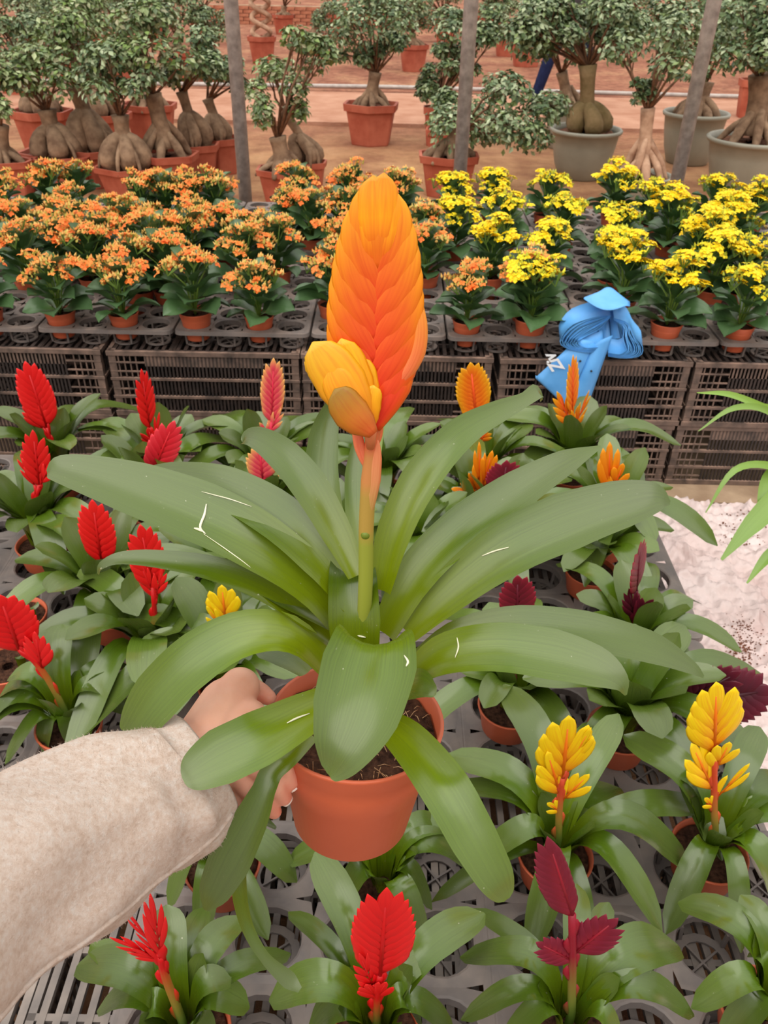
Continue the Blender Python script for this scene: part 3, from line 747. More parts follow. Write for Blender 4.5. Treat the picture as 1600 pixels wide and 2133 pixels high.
bromeliad((1066, 1440), 'bromeliad with a wine red flower and its pot in sight, behind the left yellow one', [((1078, 1290), (1078, 1198), 66, 12, 'wine', 1.5, 0, .3), ((1062, 1300), (1032, 1274), 40, 5, 'wine_red', 1.6, 0, .5)], stem=[(1070, 1350)], rand=13, size=.98)
bromeliad((1300, 1490), 'bromeliad with a dark wine flower lying over to the right above the film', [((1448, 1462), (1612, 1436), 112, 16, 'dark', 2.0, 0, .28), ((1430, 1455), (1545, 1398), 74, 11, 'dark', 2.0, 0, .34)], stem=[(1360, 1490), (1410, 1475)], rand=14, size=1.14)
bromeliad((1318, 1335), 'bromeliad with a narrow dark wine blade above a star of wine bracts, beside the film', [((1325, 1230), (1335, 1128), 44, 12, 'wine', 1.6, 50, .3), ((1322, 1285), (1362, 1248), 46, 6, 'dark', 2.0, 0, .5), ((1320, 1285), (1310, 1225), 34, 5, 'dark', 2.0, 0, .5), ((1322, 1288), (1345, 1288), 34, 4, 'dark', 2.0, 0, .6)], stem=[(1320, 1310)], rand=12, size=.95)
bromeliad((1236, 1165), 'flowerless bromeliad in a bare terracotta pot beside the white film', None, rand=13, size=1.0, zb=.36)
bromeliad((135, 1480), 'bromeliad with two scarlet flowers leaning left over the tray edge', [((40, 1352), (-2, 1238), 90, 14, 'red', 1.5, 15, .3), ((88, 1395), (72, 1315), 52, 6, 'red', 1.3, 0, .5)], stem=[(100, 1415), (70, 1375)],
    tips=[(-20, 1500, .08, 66, .07), (-60, 1540, .06, 70, .07), (20, 1410, .15, 54, .07), (10, 1590, .03, 50, .06), (130, 1300, .20, 62, .06), (280, 1390, .12, 52, .07), (230, 1440, .13, 48, .06), (280, 1480, .07, 60, .06), (170, 1560, .04, 60, .06), (0, 1450, .1, 56, .08), (90, 1570, .03, 56, .06)])
bromeliad((322, 1345), 'bromeliad with a flat scarlet flower and short red wings low on its stem', [((318, 1222), (292, 1092), 58, 12, 'red', 1.6, 20, .3), ((322, 1245), (292, 1175), 30, 4, 'red', 1.6, 0, .5), ((325, 1245), (338, 1182), 30, 4, 'red', 1.6, 0, .5)], stem=[(325, 1310)], rand=13, size=1.14)
bromeliad((225, 1245), 'bromeliad with a scarlet paddle flower half hidden by the largest leaf of the held plant', [((212, 1170), (192, 1040), 66, 14, 'red', 1.7, 0, .28)], stem=[(218, 1215)], rand=14, size=1.14)
bromeliad((80, 1105), 'bromeliad with a spread scarlet flower and its pot rim in sight, by the left edge', [((82, 1010), (68, 895), 44, 9, 'red', 1.4, 20, .35), ((72, 1010), (42, 945), 26, 3, 'red', 1.3, 0, .5), ((84, 1012), (104, 965), 28, 3, 'red', 1.3, 0, .5)], stem=[(72, 1060)], rand=13, size=1.14)
bromeliad((118, 960), 'bromeliad with the tallest scarlet paddle, leaning left in front of the black crates', [((98, 890), (52, 752), 58, 16, 'red', 1.4, 10, .3), ((90, 890), (58, 838), 44, 5, 'red', 1.2, 0, .5)], stem=[(108, 925)], rand=12, size=1.16)
bromeliad((335, 985), 'bromeliad with a thin scarlet spike seen edge on, in front of the black crates', [((312, 890), (294, 768), 25, 10, 'red', 1.6, 50, .3), ((322, 935), (308, 890), 40, 4, 'red', 1.6, 0, .5), ((324, 930), (332, 858), 20, 3, 'red', 1.5, 0, .5)], stem=[(328, 950)], rand=13, size=1.16)
bromeliad((322, 1040), 'bromeliad with a rose red spike leaning right above the longest held leaf', [((318, 985), (364, 876), 52, 12, 'rose', 1.4, 20, .3)], stem=[(320, 1010)], rand=10, size=1.14)
bromeliad((556, 990), 'bromeliad with a tall pink and yellow spike in front of the black crates', [((566, 878), (570, 745), 42, 16, 'pink', 1.8, 10, .26), ((560, 905), (586, 850), 24, 4, 'pink', 1.8, 0, .5), ((560, 905), (540, 880), 24, 3, 'pink', 1.8, 0, .5)], stem=[(560, 940)], rand=13, size=1.16)
bromeliad((548, 1080), 'bromeliad with a short pink and yellow flower behind the arching leaf of the held plant', [((548, 1000), (540, 930), 54, 9, 'pink', 1.7, 0, .4), ((552, 1010), (582, 990), 22, 2, 'pink', 1.5, 0, .5)], stem=[(550, 1030)], rand=12, size=1.14)
bromeliad((1005, 985), 'bromeliad with an orange paddle with yellow edges, left of the blue strips', [((992, 872), (980, 754), 62, 20, 'flame', 1.9, 0, .26), ((998, 905), (1004, 850), 40, 6, 'flame', 1.7, 10, .45), ((1000, 920), (1016, 895), 30, 4, 'flame', 1.5, 0, .5)], stem=[(1000, 945)], rand=12, size=1.16)
bromeliad((992, 1085), 'bromeliad with a loose star of plain orange bracts, left of the wine cone', [((998, 1030), (940, 1018), 30, 3, 'orange', .8, 0, .6), ((998, 1030), (976, 985), 26, 3, 'orange', .8, 0, .6), ((1000, 1025), (998, 920), 24, 3, 'orange', .8, 30, .6), ((1004, 1020), (1026, 938), 32, 4, 'orange', .8, 0, .6)], stem=[(996, 1050)], rand=10, size=1.14)
bromeliad((1192, 965), 'bromeliad with an orange spike rising in front of the blue strips', [((1192, 860), (1194, 738), 28, 12, 'flame', 1.9, 40, .3), ((1190, 885), (1160, 815), 36, 5, 'flame', 1.7, 0, .45), ((1194, 900), (1228, 812), 20, 4, 'flame', 1.6, 30, .45), ((1194, 900), (1205, 845), 28, 3, 'flame', 1.6, 0, .5)], stem=[(1192, 930)], rand=14, size=1.16)
bromeliad((1268, 1085), 'bromeliad with a plain orange two lobed flower behind the widest held leaf', [((1268, 1022), (1270, 920), 40, 3, 'orange', .7, 10, .7), ((1278, 1022), (1298, 965), 36, 3, 'orange', .7, 0, .5), ((1262, 1030), (1225, 1022), 26, 2, 'orange', .7, 0, .6)], stem=[(1268, 1050)], rand=11, size=1.14)
bromeliad((1048, 1105), 'bromeliad with a wine red cone flower behind the right leaves of the held plant', [((1046, 1030), (1056, 958), 66, 14, 'wine', 2.0, 0, .36), ((1046, 1112), (1052, 1070), 30, 4, 'wine_red', 1.4, 0, .5)], stem=[(1047, 1070)], rand=9, size=1.14)
bromeliad((474, 1395), 'bromeliad with a small yellow and red flower left of the held pot', [((470, 1292), (462, 1218), 58, 4, 'yellow', .8, 0, .6), ((462, 1310), (430, 1262), 26, 2, 'yellow', .8, 0, .6), ((474, 1305), (508, 1292), 24, 2, 'yellow', .8, 0, .6), ((474, 1300), (496, 1280), 22, 2, 'yellow', .8, 0, .6)], stem=[(472, 1350)], rand=13, size=1.14)
bromeliad((470, 1225), 'bromeliad with a low yellow flower almost hidden under the left leaves of the held plant', [((462, 1190), (460, 1172), 30, 2, 'yellow', .8, 0, .6)], rand=10, size=1.14)
bromeliad((800, 985), 'flowerless bromeliad straight behind the stem of the held plant', None, rand=15, size=1.12, zb=.38)
bromeliad((690, 1120), 'flowerless bromeliad behind the upright left leaves of the held plant', None, rand=12, size=.9)
bromeliad((870, 1130), 'flowerless bromeliad with grey green leaves right of the held stem', None, rand=12, size=.95)
# pots without a plant
for (x, y), lab in (((38, 1285), 'terracotta pot of dark soil with one tiny sprout, by the left edge'), ((15, 1385), 'terracotta pot cut off by the left edge under the scarlet flower')):
    p = UZ(x, y, ZD + .055); t = thing('soil_pot', (p.x, p.y, ZD), lab, 'pot')
    put('pot', POTB, t); put('soil', SOILB, t)
    put('leaf', leaf_arc(V((.02, .01, .05)), V((.045, -.01, .085)), .02, .03, .3, 0, 3), t)


# ------------------------------------------------------------------ the held plant
POT0 = UD(743, 1492, .70)
AXU = V((math.sin(R(2.4)), math.sin(R(6.7)), math.cos(R(6.7)))).normalized()
PH = .120
HB = POT0 - AXU * PH
hero = thing('potted_bromeliad', HB, 'large bromeliad in a hand-held terracotta pot, with a tall flat orange flower', 'bromeliad')
rot = V((0, 0, 1)).rotation_difference(AXU)
def hput(o): o.rotation_mode = 'QUATERNION'; o.rotation_quaternion = rot; return o
hput(put('pot', pot_mesh('pot', .0745, .052, PH, .030, 'terracotta', 56, .0035), hero))
hput(put('soil', soil_mesh(.068, PH - .016, 40, .006), hero))
mb = MB()
for q in range(170):
    a = rnd.uniform(0, 6.283); rr = .064 * math.sqrt(rnd.random()); p = V((rr * math.cos(a), rr * math.sin(a), PH - .0145))
    d = V((rnd.uniform(-1, 1), rnd.uniform(-1, 1), rnd.uniform(-.1, .4))).normalized() * rnd.uniform(.004, .013)
    mb.tube([p, p + d * .5 + V((0, 0, .002)), p + d], .0004, 3)
o = hput(mb.build('fibres', 'fibre', hero)); o['kind'] = 'stuff'
def axplane(az):
    dr = V((math.cos(R(az)), math.sin(R(az)), 0)); dr = (dr - AXU * dr.dot(AXU)).normalized()
    return AXU.cross(dr)
def onplane(px, py, az):
    n = axplane(az); d = ray(px, py); return CAM + d * ((POT0 - CAM).dot(n) / d.dot(n))
def pxof(p):
    q = p - CAM; z = q.dot(_f); return V((q.dot(_r) / z * FPX, -q.dot(_u) / z * FPX))
def hero_leaf(pts, az=None, k=.45, chan=.28, ns=26, nu=6, tw=0, curl=0):
    W = [UD(p[0], p[1], p[3]) if len(p) > 3 else onplane(p[0], p[1], az) for p in pts]
    sides = []; ws = []
    for i, p in enumerate(W):
        T = (W[min(i + 1, len(W) - 1)] - W[max(i - 1, 0)]).normalized()
        tocam = (CAM - p).normalized()
        n0 = (AXU * (1 - k) + tocam * k)
        S = T.cross(n0).normalized()
        if tw: S = Matrix.Rotation(R(tw), 3, T) @ S
        d2 = (pxof(p + S * .001) - pxof(p)) / .001; t2 = (pxof(p + T * .001) - pxof(p)).normalized()
        perp = abs(d2.x * t2.y - d2.y * t2.x)
        perp = max(perp, .4 * FPX / depth(p))
        sides.append(S); ws.append(pts[i][2] / perp)
    me = strap([p - HB for p in W], ws, sides, ns, nu, chan, [(0, 1), (1, 1)], .015, pts[0][0], 'hero_leaf')
    return put('leaf', me, hero)
HL = [
    dict(az=166, k=.5, pts=[(725, 1320, 60), (650, 1215, 105), (530, 1130, 132), (410, 1070, 138), (280, 1020, 118), (165, 985, 80), (112, 975, 48), (98, 985, 10)]),
    dict(az=150, k=.5, pts=[(735, 1260, 55), (665, 1160, 100), (565, 1070, 108), (450, 1012, 92), (345, 988, 54), (272, 984, 8)]),
    dict(az=132, k=.6, pts=[(742, 1200, 40), (700, 1110, 70), (645, 1015, 82), (590, 950, 74), (540, 914, 52), (512, 910, 30), (508, 922, 8)]),
    dict(k=.9, chan=.35, pts=[(722, 1230, 56, .75), (690, 1120, 78, .79), (670, 1010, 80, .82), (674, 915, 66, .83), (688, 860, 44, .83), (696, 838, 18, .825), (703, 848, 6, .815)]),
    dict(k=.9, chan=.35, pts=[(752, 1200, 40, .75), (742, 1080, 48, .79), (740, 990, 46, .81), (748, 915, 24, .82), (752, 885, 5, .82)]),
    dict(k=.9, pts=[(782, 1010, 16, .79), (785, 930, 24, .80), (795, 860, 24, .81), (806, 822, 20, .81), (818, 803, 14, .80), (830, 806, 4, .79)]),
    dict(az=46, k=.55, pts=[(792, 1230, 50), (822, 1110, 78), (880, 995, 86), (960, 905, 72), (1040, 858, 50), (1095, 832, 30), (1122, 815, 26), (1128, 835, 6)]),
    dict(az=30, k=.5, pts=[(800, 1320, 60), (870, 1195, 92), (970, 1098, 98), (1080, 1022, 88), (1180, 962, 54), (1252, 930, 6)]),
    dict(az=20, k=.3, pts=[(880, 1265, 40), (980, 1180, 56), (1080, 1120, 56), (1180, 1070, 30), (1230, 1045, 8)]),
    dict(az=8, k=.6, pts=[(850, 1320, 50), (930, 1240, 92), (1050, 1150, 124), (1180, 1090, 130), (1300, 1050, 104), (1368, 1036, 62), (1396, 1048, 8)]),
    dict(az=-4, k=.5, pts=[(860, 1385, 40), (950, 1325, 62), (1075, 1302, 80), (1220, 1318, 88), (1360, 1352, 68), (1440, 1390, 28), (1466, 1410, 6)]),
    dict(az=-20, k=.55, pts=[(845, 1420, 50), (920, 1368, 88), (1030, 1352, 108), (1150, 1366, 112), (1245, 1392, 88), (1292, 1420, 42), (1304, 1448, 5)]),
    dict(k=.75, pts=[(790, 1500, 60, .66), (850, 1545, 90, .63), (925, 1640, 112, .59), (985, 1745, 106, .58), (1030, 1825, 86, .58), (1050, 1862, 50, .585), (1056, 1874, 14, .587)]),
    dict(k=.35, chan=.42, pts=[(768, 1400, 80, .665), (778, 1345, 120, .63), (780, 1335, 170, .585), (768, 1400, 212, .555), (742, 1490, 196, .535), (712, 1560, 132, .53), (692, 1605, 56, .535), (686, 1616, 14, .537)]),
    dict(k=.7, pts=[(715, 1445, 60, .66), (630, 1492, 96, .63), (540, 1540, 124, .605), (460, 1578, 124, .595), (408, 1608, 88, .59), (388, 1622, 46, .59), (382, 1626, 14, .59)]),
    dict(az=196, k=.6, pts=[(690, 1400, 50), (610, 1326, 80), (510, 1322, 102), (410, 1374, 116), (330, 1450, 112), (290, 1505, 88), (272, 1526, 62), (268, 1532, 40)]),
    dict(az=178, k=.45, pts=[(690, 1330, 44), (570, 1238, 64), (455, 1190, 56), (345, 1168, 42), (255, 1163, 28), (212, 1178, 16), (204, 1196, 5)]),
    dict(k=.85, pts=[(650, 1530, 34, .665), (602, 1578, 44, .64), (568, 1606, 50, .635), (550, 1645, 52, .632), (524, 1705, 76, .632), (480, 1790, 96, .635), (445, 1860, 68, .64), (428, 1896, 10, .645)]),
    dict(k=.85, pts=[(560, 1650, 30, .66), (505, 1760, 38, .665), (498, 1850, 34, .67), (515, 1930, 28, .68), (552, 1995, 24, .685), (600, 2040, 40, .69), (625, 2062, 14, .69)]),
    dict(k=.8, pts=[(590, 1560, 40, .675), (525, 1640, 52, .68), (485, 1710, 44, .685), (465, 1750, 10, .69)]),
    dict(k=.9, chan=.4, pts=[(742, 1380, 100, .655), (738, 1290, 118, .645), (735, 1210, 108, .65), (733, 1170, 92, .66), (733, 1152, 78, .665), (733, 1146, 62, .668)]),
    dict(k=.9, chan=.4, pts=[(825, 1300, 46, .69), (818, 1240, 52, .70), (822, 1210, 42, .705), (830, 1196, 18, .70)]),
    dict(az=174, k=.2, pts=[(690, 1300, 40), (600, 1250, 50), (510, 1205, 36), (448, 1182, 6)]),
    dict(az=-45, k=.3, pts=[(800, 1470, 60), (855, 1440, 60), (890, 1440, 40), (905, 1450, 10)]),
    dict(k=.6, pts=[(640, 1400, 40, .69), (600, 1370, 60, .71), (560, 1350, 60, .73), (520, 1335, 20, .74)]),
]
for h in HL: hero_leaf(**h)
# flower stem and flat spike
fl = lambda x, y: onplane(x, y, 0) - HB
mb = MB()
sp_ = [fl(757, 1330), fl(762, 1200), fl(763, 1100), fl(768, 1000), fl(774, 930), fl(780, 880)]
g1, g2, g3 = srgb(150, 160, 60), srgb(206, 140, 80), srgb(214, 112, 70)
mb.tube(catmull(sp_, 15), [.0058] * 10 + [.0052, .005, .005, .005, .005, .005], 12, cs=[g1] * 6 + [g1.lerp(g2, .5)] * 3 + [g2] * 3 + [g3] * 4)
mb.ball(fl(763, 1108) + V((-.0005, -.004, 0)), (.0036, .003, .0036), 10, srgb(110, 130, 40))
mb.build('stem', 'bract', hero)
FC = (CAM - onplane(780, 700, 0)).normalized()
sheath = lambda a, b_, wpx, cols, cv=.12, th=.35, off=0: (lambda m_: (bract_mesh(m_, fl(*a) + FC * off, fl(*b_) + FC * off, FC, wpx * .70 / FPX / 2, wpx * .70 / FPX / 2 * th, cols, 12, 12, cv, .45, .7), m_.build('bract', 'bract', hero)))(MB())
pk = [srgb(214, 150, 96), srgb(226, 130, 88), srgb(232, 120, 84)]
sheath((762, 1085), (782, 905), 30, [srgb(176, 160, 84), srgb(220, 146, 96), srgb(232, 132, 92)], -.04, .5, .003)
sheath((770, 985), (741, 872), 20, [pk[2], pk[2], srgb(240, 130, 90)], .1, .5)
sheath((766, 960), (790, 850), 22, [pk[1], pk[2], srgb(240, 140, 70)], -.1, .5, -.003)
FL2 = [srgb(226, 42, 30), srgb(238, 76, 22), srgb(250, 162, 6)]
HENV = [(0, .05), (.16, .20), (.3, .62), (.42, .92), (.53, 1.0), (.66, .93), (.78, .78), (.88, .58), (.96, .30), (1, .1)]
core = MB(); core.tube([fl(780, 885), fl(785, 760) - FC * .002, fl(790, 480) - FC * .003], [.005, .0025, .001], 8, FL2[0])
spike = core.build('flower_spike', 'bract', hero)
nb = 16
for i in range(nb):
    f_ = i / (nb - 1)
    t1 = .36 + .60 * f_; t0 = max(0.0, t1 - lerp(.40, .36, f_)); sg = -1 if i % 2 else 1
    ay = 890 - 535 * t0; ax_ = 777 + 14 * t0 - sg * 4; ty = 890 - 530 * t1; tx = 772 + 20 * t1 + sg * 86 * lut(HENV, t1)
    m2 = MB(); wb = lerp(29, 31, f_) * .7 / FPX
    cA = [FL2[0].lerp(FL2[1], f_ * .7), FL2[0].lerp(FL2[2], .10 + .42 * f_), FL2[2].lerp(srgb(244, 168, 24), f_)]
    off = FC * (.0045 * (1 - f_))
    bract_mesh(m2, fl(ax_, ay) + off, fl(tx, ty), FC, wb, .0046 - .0022 * f_, cA, 14, 12, -.13 * sg, .55, .8)
    m2.build('bract', 'bract', spike)
ol = [srgb(240, 100, 22), srgb(238, 136, 14), srgb(204, 150, 20)]
for (x0, y0), (x1, y1), wd, cols, off in [((776, 560), (768, 385), 26, [FL2[1], FL2[2], srgb(244, 150, 24)], .000), ((792, 560), (816, 392), 26, [FL2[1], FL2[2], srgb(244, 150, 24)], .000),
        ((782, 540), (778, 366), 28, [FL2[1], FL2[2], srgb(240, 150, 26)], .0005), ((790, 540), (800, 360), 26, [FL2[1], FL2[2], srgb(240, 150, 26)], .0003), ((787, 560), (789, 372), 24, ol, .0004)]:
    m2 = MB(); wb = wd * .7 / FPX; bract_mesh(m2, fl(x0, y0) + FC * off, fl(x1, y1) + FC * off, FC, wb, .0034, cols, 14, 12, 0, .35, .55); m2.build('bract', 'bract', spike)
m2 = MB(); bract_mesh(m2, fl(788, 842) + FC * .003, fl(860, 590), FC, .0066, .004, [srgb(226, 100, 76), srgb(236, 126, 66), srgb(240, 160, 46)], 16, 12, -.34, .35, .7); m2.build('bract', 'bract', spike)
m2 = MB(); bract_mesh(m2, fl(786, 810) - FC * .002, fl(866, 640) - FC * .006, FC, .0075, .004, [srgb(226, 100, 76), srgb(238, 120, 50), srgb(244, 160, 40)], 16, 12, -.2, .35, .7); m2.build('bract', 'bract', spike)
# side shoot of the flower
core = MB(); core.tube([fl(772, 930) + FC * .006, fl(772, 895) + FC * .010, fl(755, 850) + FC * .012], [.003, .0045, .003], 8, pk[1])
bud_ = core.build('side_shoot', 'bract', hero)
YO = [srgb(240, 130, 20), srgb(244, 160, 14), srgb(238, 178, 22)]
for a, b_, wpx, cv, off, cols in [((770, 870), (748, 742), 58, .05, .006, YO), ((768, 880), (712, 705), 62, .0, .010, YO), ((764, 885), (655, 712), 84, -.05, .015, [srgb(238, 130, 24), srgb(240, 158, 18), srgb(224, 176, 40)]),
                                  ((752, 888), (638, 752), 42, -.22, .013, YO), ((770, 890), (778, 800), 46, .18, .012, YO), ((760, 880), (690, 760), 60, .05, .018, [srgb(238, 120, 24), srgb(240, 150, 18), srgb(236, 168, 30)]),
                                  ((778, 897), (700, 806), 62, .10, .022, [srgb(212, 92, 44), srgb(190, 112, 26), srgb(146, 112, 26)])]:
    m2 = MB(); wb = wpx * .7 / FPX / 2
    bract_mesh(m2, fl(*a) + FC * off, fl(*b_) + FC * off, FC, wb, wb * .35, cols, 12, 12, cv, .3, .55); m2.build('bract', 'bract', bud_)

# dry white scars on some leaves, laid on the leaf surface
bpy.context.view_layer.update()
DG = bpy.context.evaluated_depsgraph_get()
def scar(pts, rad):
    W = []; leaf = None
    for x, y in pts:
        hit, loc, nrm, idx, ob, mtx = SC.ray_cast(DG, CAM, ray(x, y).normalized())
        if hit and ob.parent == hero and ob.name.startswith('leaf'): W.append(loc - ray(x, y).normalized() * .0006 - HB); leaf = ob
    if len(W) > 1:
        mb = MB(); mb.tube(catmull(W, 3 * len(W)), [rad * (.4 + .6 * math.sin(math.pi * i / (3 * len(W)))) for i in range(3 * len(W) + 1)], 5); mb.build('scar', 'scar_tissue', leaf)
scar([(430, 1050), (426, 1072), (417, 1098), (428, 1112)], .0011); scar([(424, 1112), (462, 1138), (500, 1165), (522, 1182)], .0004); scar([(404, 1100), (414, 1103), (424, 1108)], .0012)
scar([(420, 1024), (450, 1032), (480, 1040), (524, 1055)], .0005); scar([(598, 1506), (618, 1496), (645, 1486)], .0008); scar([(952, 1328), (955, 1348), (948, 1370)], .0007)
scar([(1060, 1140), (1030, 1148), (1004, 1158)], .0007); scar([(745, 1324), (762, 1328)], .0008); scar([(842, 1365), (850, 1378), (846, 1388)], .0009)

# ------------------------------------------------------------------ the hand and the sleeve
def capsules(mb, chain, n=14):
    for (p, r), (q, s) in zip(chain, chain[1:]):
        mb.tube([p, q], [r, s], n)
    for p, r in chain: mb.ball(p, r, n)
def voxel(mb, name, mat, vox, parent, smooth=6, colfn=None, origin=V((0, 0, 0))):
    me = mb.mesh(name, mat); o = bpy.data.objects.new(name, me); COL.objects.link(o)
    md = o.modifiers.new('r', 'REMESH'); md.mode = 'VOXEL'; md.voxel_size = vox
    ms = o.modifiers.new('s', 'SMOOTH'); ms.factor = .5; ms.iterations = smooth
    dg = bpy.context.evaluated_depsgraph_get(); nm = bpy.data.meshes.new_from_object(o.evaluated_get(dg))
    o.modifiers.clear(); o.data = nm; nm.name = name
    if 'Col' in nm.attributes: nm.attributes.remove(nm.attributes['Col'])
    a = nm.attributes.new('Col', 'FLOAT_COLOR', 'POINT')
    a.data.foreach_set('color', [x for v in nm.vertices for x in (*(colfn(v.co) if colfn else (1, 1, 1)), 1)])
    nm.polygons.foreach_set('use_smooth', [True] * len(nm.polygons))
    if not nm.materials: nm.materials.append(MATS[mat])
    o.parent = parent
    return o
SB = UD(-420, 2080, .42)
person = thing('person', SB, 'outstretched arm in a cream wool sleeve, hand gripping the held terracotta pot', 'person')
hp = lambda x, y, d: UD(x, y, d) - SB
mb = MB()
wr = [(hp(300, 1640, .635), .027), (hp(395, 1575, .655), .026), (hp(440, 1545, .668), .026)]
capsules(mb, wr, 18)
capsules(mb, [(hp(440, 1535, .668), .027), (hp(474, 1472, .686), .0245), (hp(500, 1432, .692), .0172)], 16)          # thumb side of the hand
capsules(mb, [(hp(440, 1560, .664), .026), (hp(500, 1505, .676), .021), (hp(515, 1500, .676), .018)], 16)
capsules(mb, [(hp(440, 1575, .660), .025), (hp(500, 1550, .668), .019)], 16)
capsules(mb, [(hp(430, 1600, .655), .022), (hp(485, 1600, .664), .017)], 16)
capsules(mb, [(hp(420, 1610, .655), .019), (hp(470, 1640, .664), .0145)], 16)
FING = [[(hp(515, 1500, .672), .0135), (hp(562, 1555, .652), .0100), (hp(590, 1596, .655), .0086), (hp(605, 1628, .668), .0072)],
        [(hp(500, 1548, .668), .0135), (hp(543, 1602, .650), .0100), (hp(572, 1636, .655), .0088), (hp(590, 1660, .670), .0074)],
        [(hp(485, 1598, .664), .0125), (hp(522, 1645, .652), .0092), (hp(550, 1672, .660), .0080), (hp(571, 1690, .676), .0066)],
        [(hp(470, 1640, .664), .0110), (hp(500, 1674, .658), .0092), (hp(522, 1694, .668), .0084), (hp(540, 1704, .680), .0070)]]
THUMB = [(hp(500, 1440, .70), .0130), (hp(528, 1436, .712), .0098), (hp(546, 1446, .710), .0090), (hp(560, 1453, .706), .0068)]
for c_ in FING + [THUMB]: capsules(mb, c_, 14)
tips_ = [c_[-1][0] for c_ in FING + [THUMB]]; kn = [c_[1][0] for c_ in FING + [THUMB]]
def skincol(p):
    d = min((p - q).length for q in tips_); e = min((p - q).length for q in kn)
    k_ = max(0, 1 - d / .028); k2 = max(0, 1 - e / .02) * .5
    kk = max(k_, k2)
    return (1.0, 1 - .22 * kk, 1 - .22 * kk)
voxel(mb, 'hand', 'skin', .0017, person, 4, skincol)
for (p, r), q in [(FING[0][-1], hp(620, 1648, .668)), (FING[1][-1], hp(608, 1676, .672)), (FING[2][-1], hp(588, 1698, .680))]:
    d = (q - p).normalized(); side = d.cross((CAM - SB - p).normalized()).normalized(); up = side.cross(d)
    nm = MB(); rows = []
    for i in range(5):
        s = i / 4; ww = r * .78 * (1 - .25 * s * s)
        rows.append([nm.vert(p + d * (r * (.45 + .75 * s)) + side * (ww * u) + up * (-r * (.30 + .35 * u * u) + .001), (1, 1, 1)) for u in (-1, -.5, 0, .5, 1)])
    nm.grid(rows); a_ = [len(nm.v)]
    rows2 = [[nm.vert(V(nm.v[k_]) - up * .0009) for k_ in row] for row in rows]; nm.grid(rows2, False, True)
    ed = lambda rs: rs[0] + [x[-1] for x in rs[1:]] + rs[-1][-2::-1] + [x[0] for x in rs[-2:0:-1]]
    nm.grid([ed(rows), ed(rows2)], True, True)
    nm.build('fingernail', 'nail_tip', person)
# sleeve: a loft of soft rings
SLV = [(405, 1606, .655, .050), (345, 1648, .640, .054), (260, 1690, .615, .0575), (150, 1754, .575, .060), (0, 1845, .53, .066), (-180, 1950, .48, .070), (-420, 2080, .42, .076)]
pth = catmull([hp(x, y, d) for x, y, d, r in SLV], 60); mb = MB(); rows = []
ns = 60; nc = 56; frames = []
for i, p in enumerate(pth):
    T = (pth[min(i + 1, ns)] - pth[max(i - 1, 0)]).normalized(); tocam = (CAM - SB - p).normalized()
    A = T.cross(tocam).normalized(); B = A.cross(T); frames.append((p, T, A, B))
    q = i / ns * (len(SLV) - 1); a = min(int(q), len(SLV) - 2); r = lerp(SLV[a][3], SLV[a + 1][3], q - a)
    row = []
    for k in range(nc):
        an = 2 * math.pi * k / nc
        d_ = A * math.cos(an) + B * math.sin(an)
        s = i / ns
        fold = .010 * noise.noise(V((math.cos(an) * 1.6, math.sin(an) * 1.6, s * 5.0))) + .004 * noise.noise(V((math.cos(an) * 3, math.sin(an) * 3, s * 4 + 9)))
        fold += .0035 * math.exp(-((an - 1.9) / .35) ** 2) * math.sin(s * 9)
        row.append(mb.vert(p + d_ * (r + fold * min(1, .25 + s * 6)) + T * (-.006 * math.sin(an) - .004 * math.cos(an * 2) if i < 3 else 0)))
    rows.append(row)
inner = []
p, T, A, B = frames[0]
edge = [V(mb.v[k]) for k in rows[0]]
cen = sum(edge, V()) / len(edge)
hem = [mb.vert(cen + (e - cen) * .985 - T * .002) for e in edge]; hem2 = [mb.vert(cen + (e - cen) * .95 - T * .001) for e in edge]; hem3 = [mb.vert(cen + (e - cen) * .91 + T * .05) for e in edge]
mb.grid([hem3, hem2, hem, rows[0]] + rows[1:][:0] + [], True)
mb.grid(rows, True); mb.f.append(tuple(rows[-1]))
sl = mb.build('sleeve', 'wool', person)
sm = MB(); pts = []
for i in range(2, ns):
    e = V(mb.v[rows[i][int(nc * (.425 + .012 * math.sin(i * .09)))]]); pts.append(e)
sm.tube(catmull(pts[::4], 60), .0021, 6); sm.build('seam', 'wool', sl)
# short wool nap standing off the sleeve
fz = MB(); rr_ = random.Random(5)
for q in range(9000):
    i = rr_.randrange(0, 46); k = rr_.randrange(nc)
    a = V(mb.v[rows[i][k]]); b_ = V(mb.v[rows[i + 1][(k + 1) % nc]]); p = a.lerp(b_, rr_.random())
    nrm = (p - frames[i][0]); nrm = (nrm - frames[i][1] * nrm.dot(frames[i][1])).normalized()
    t2 = V((rr_.uniform(-1, 1), rr_.uniform(-1, 1), rr_.uniform(-1, 1))) * .8
    d_ = (nrm + t2).normalized() * rr_.uniform(.0012, .0032); s_ = d_.orthogonal().normalized() * .00012
    i0 = fz.vert(p - s_); fz.vert(p + s_); fz.vert(p + d_); fz.f.append((i0, i0 + 1, i0 + 2))
o = fz.build('wool_nap', 'wool', sl); o['kind'] = 'stuff'


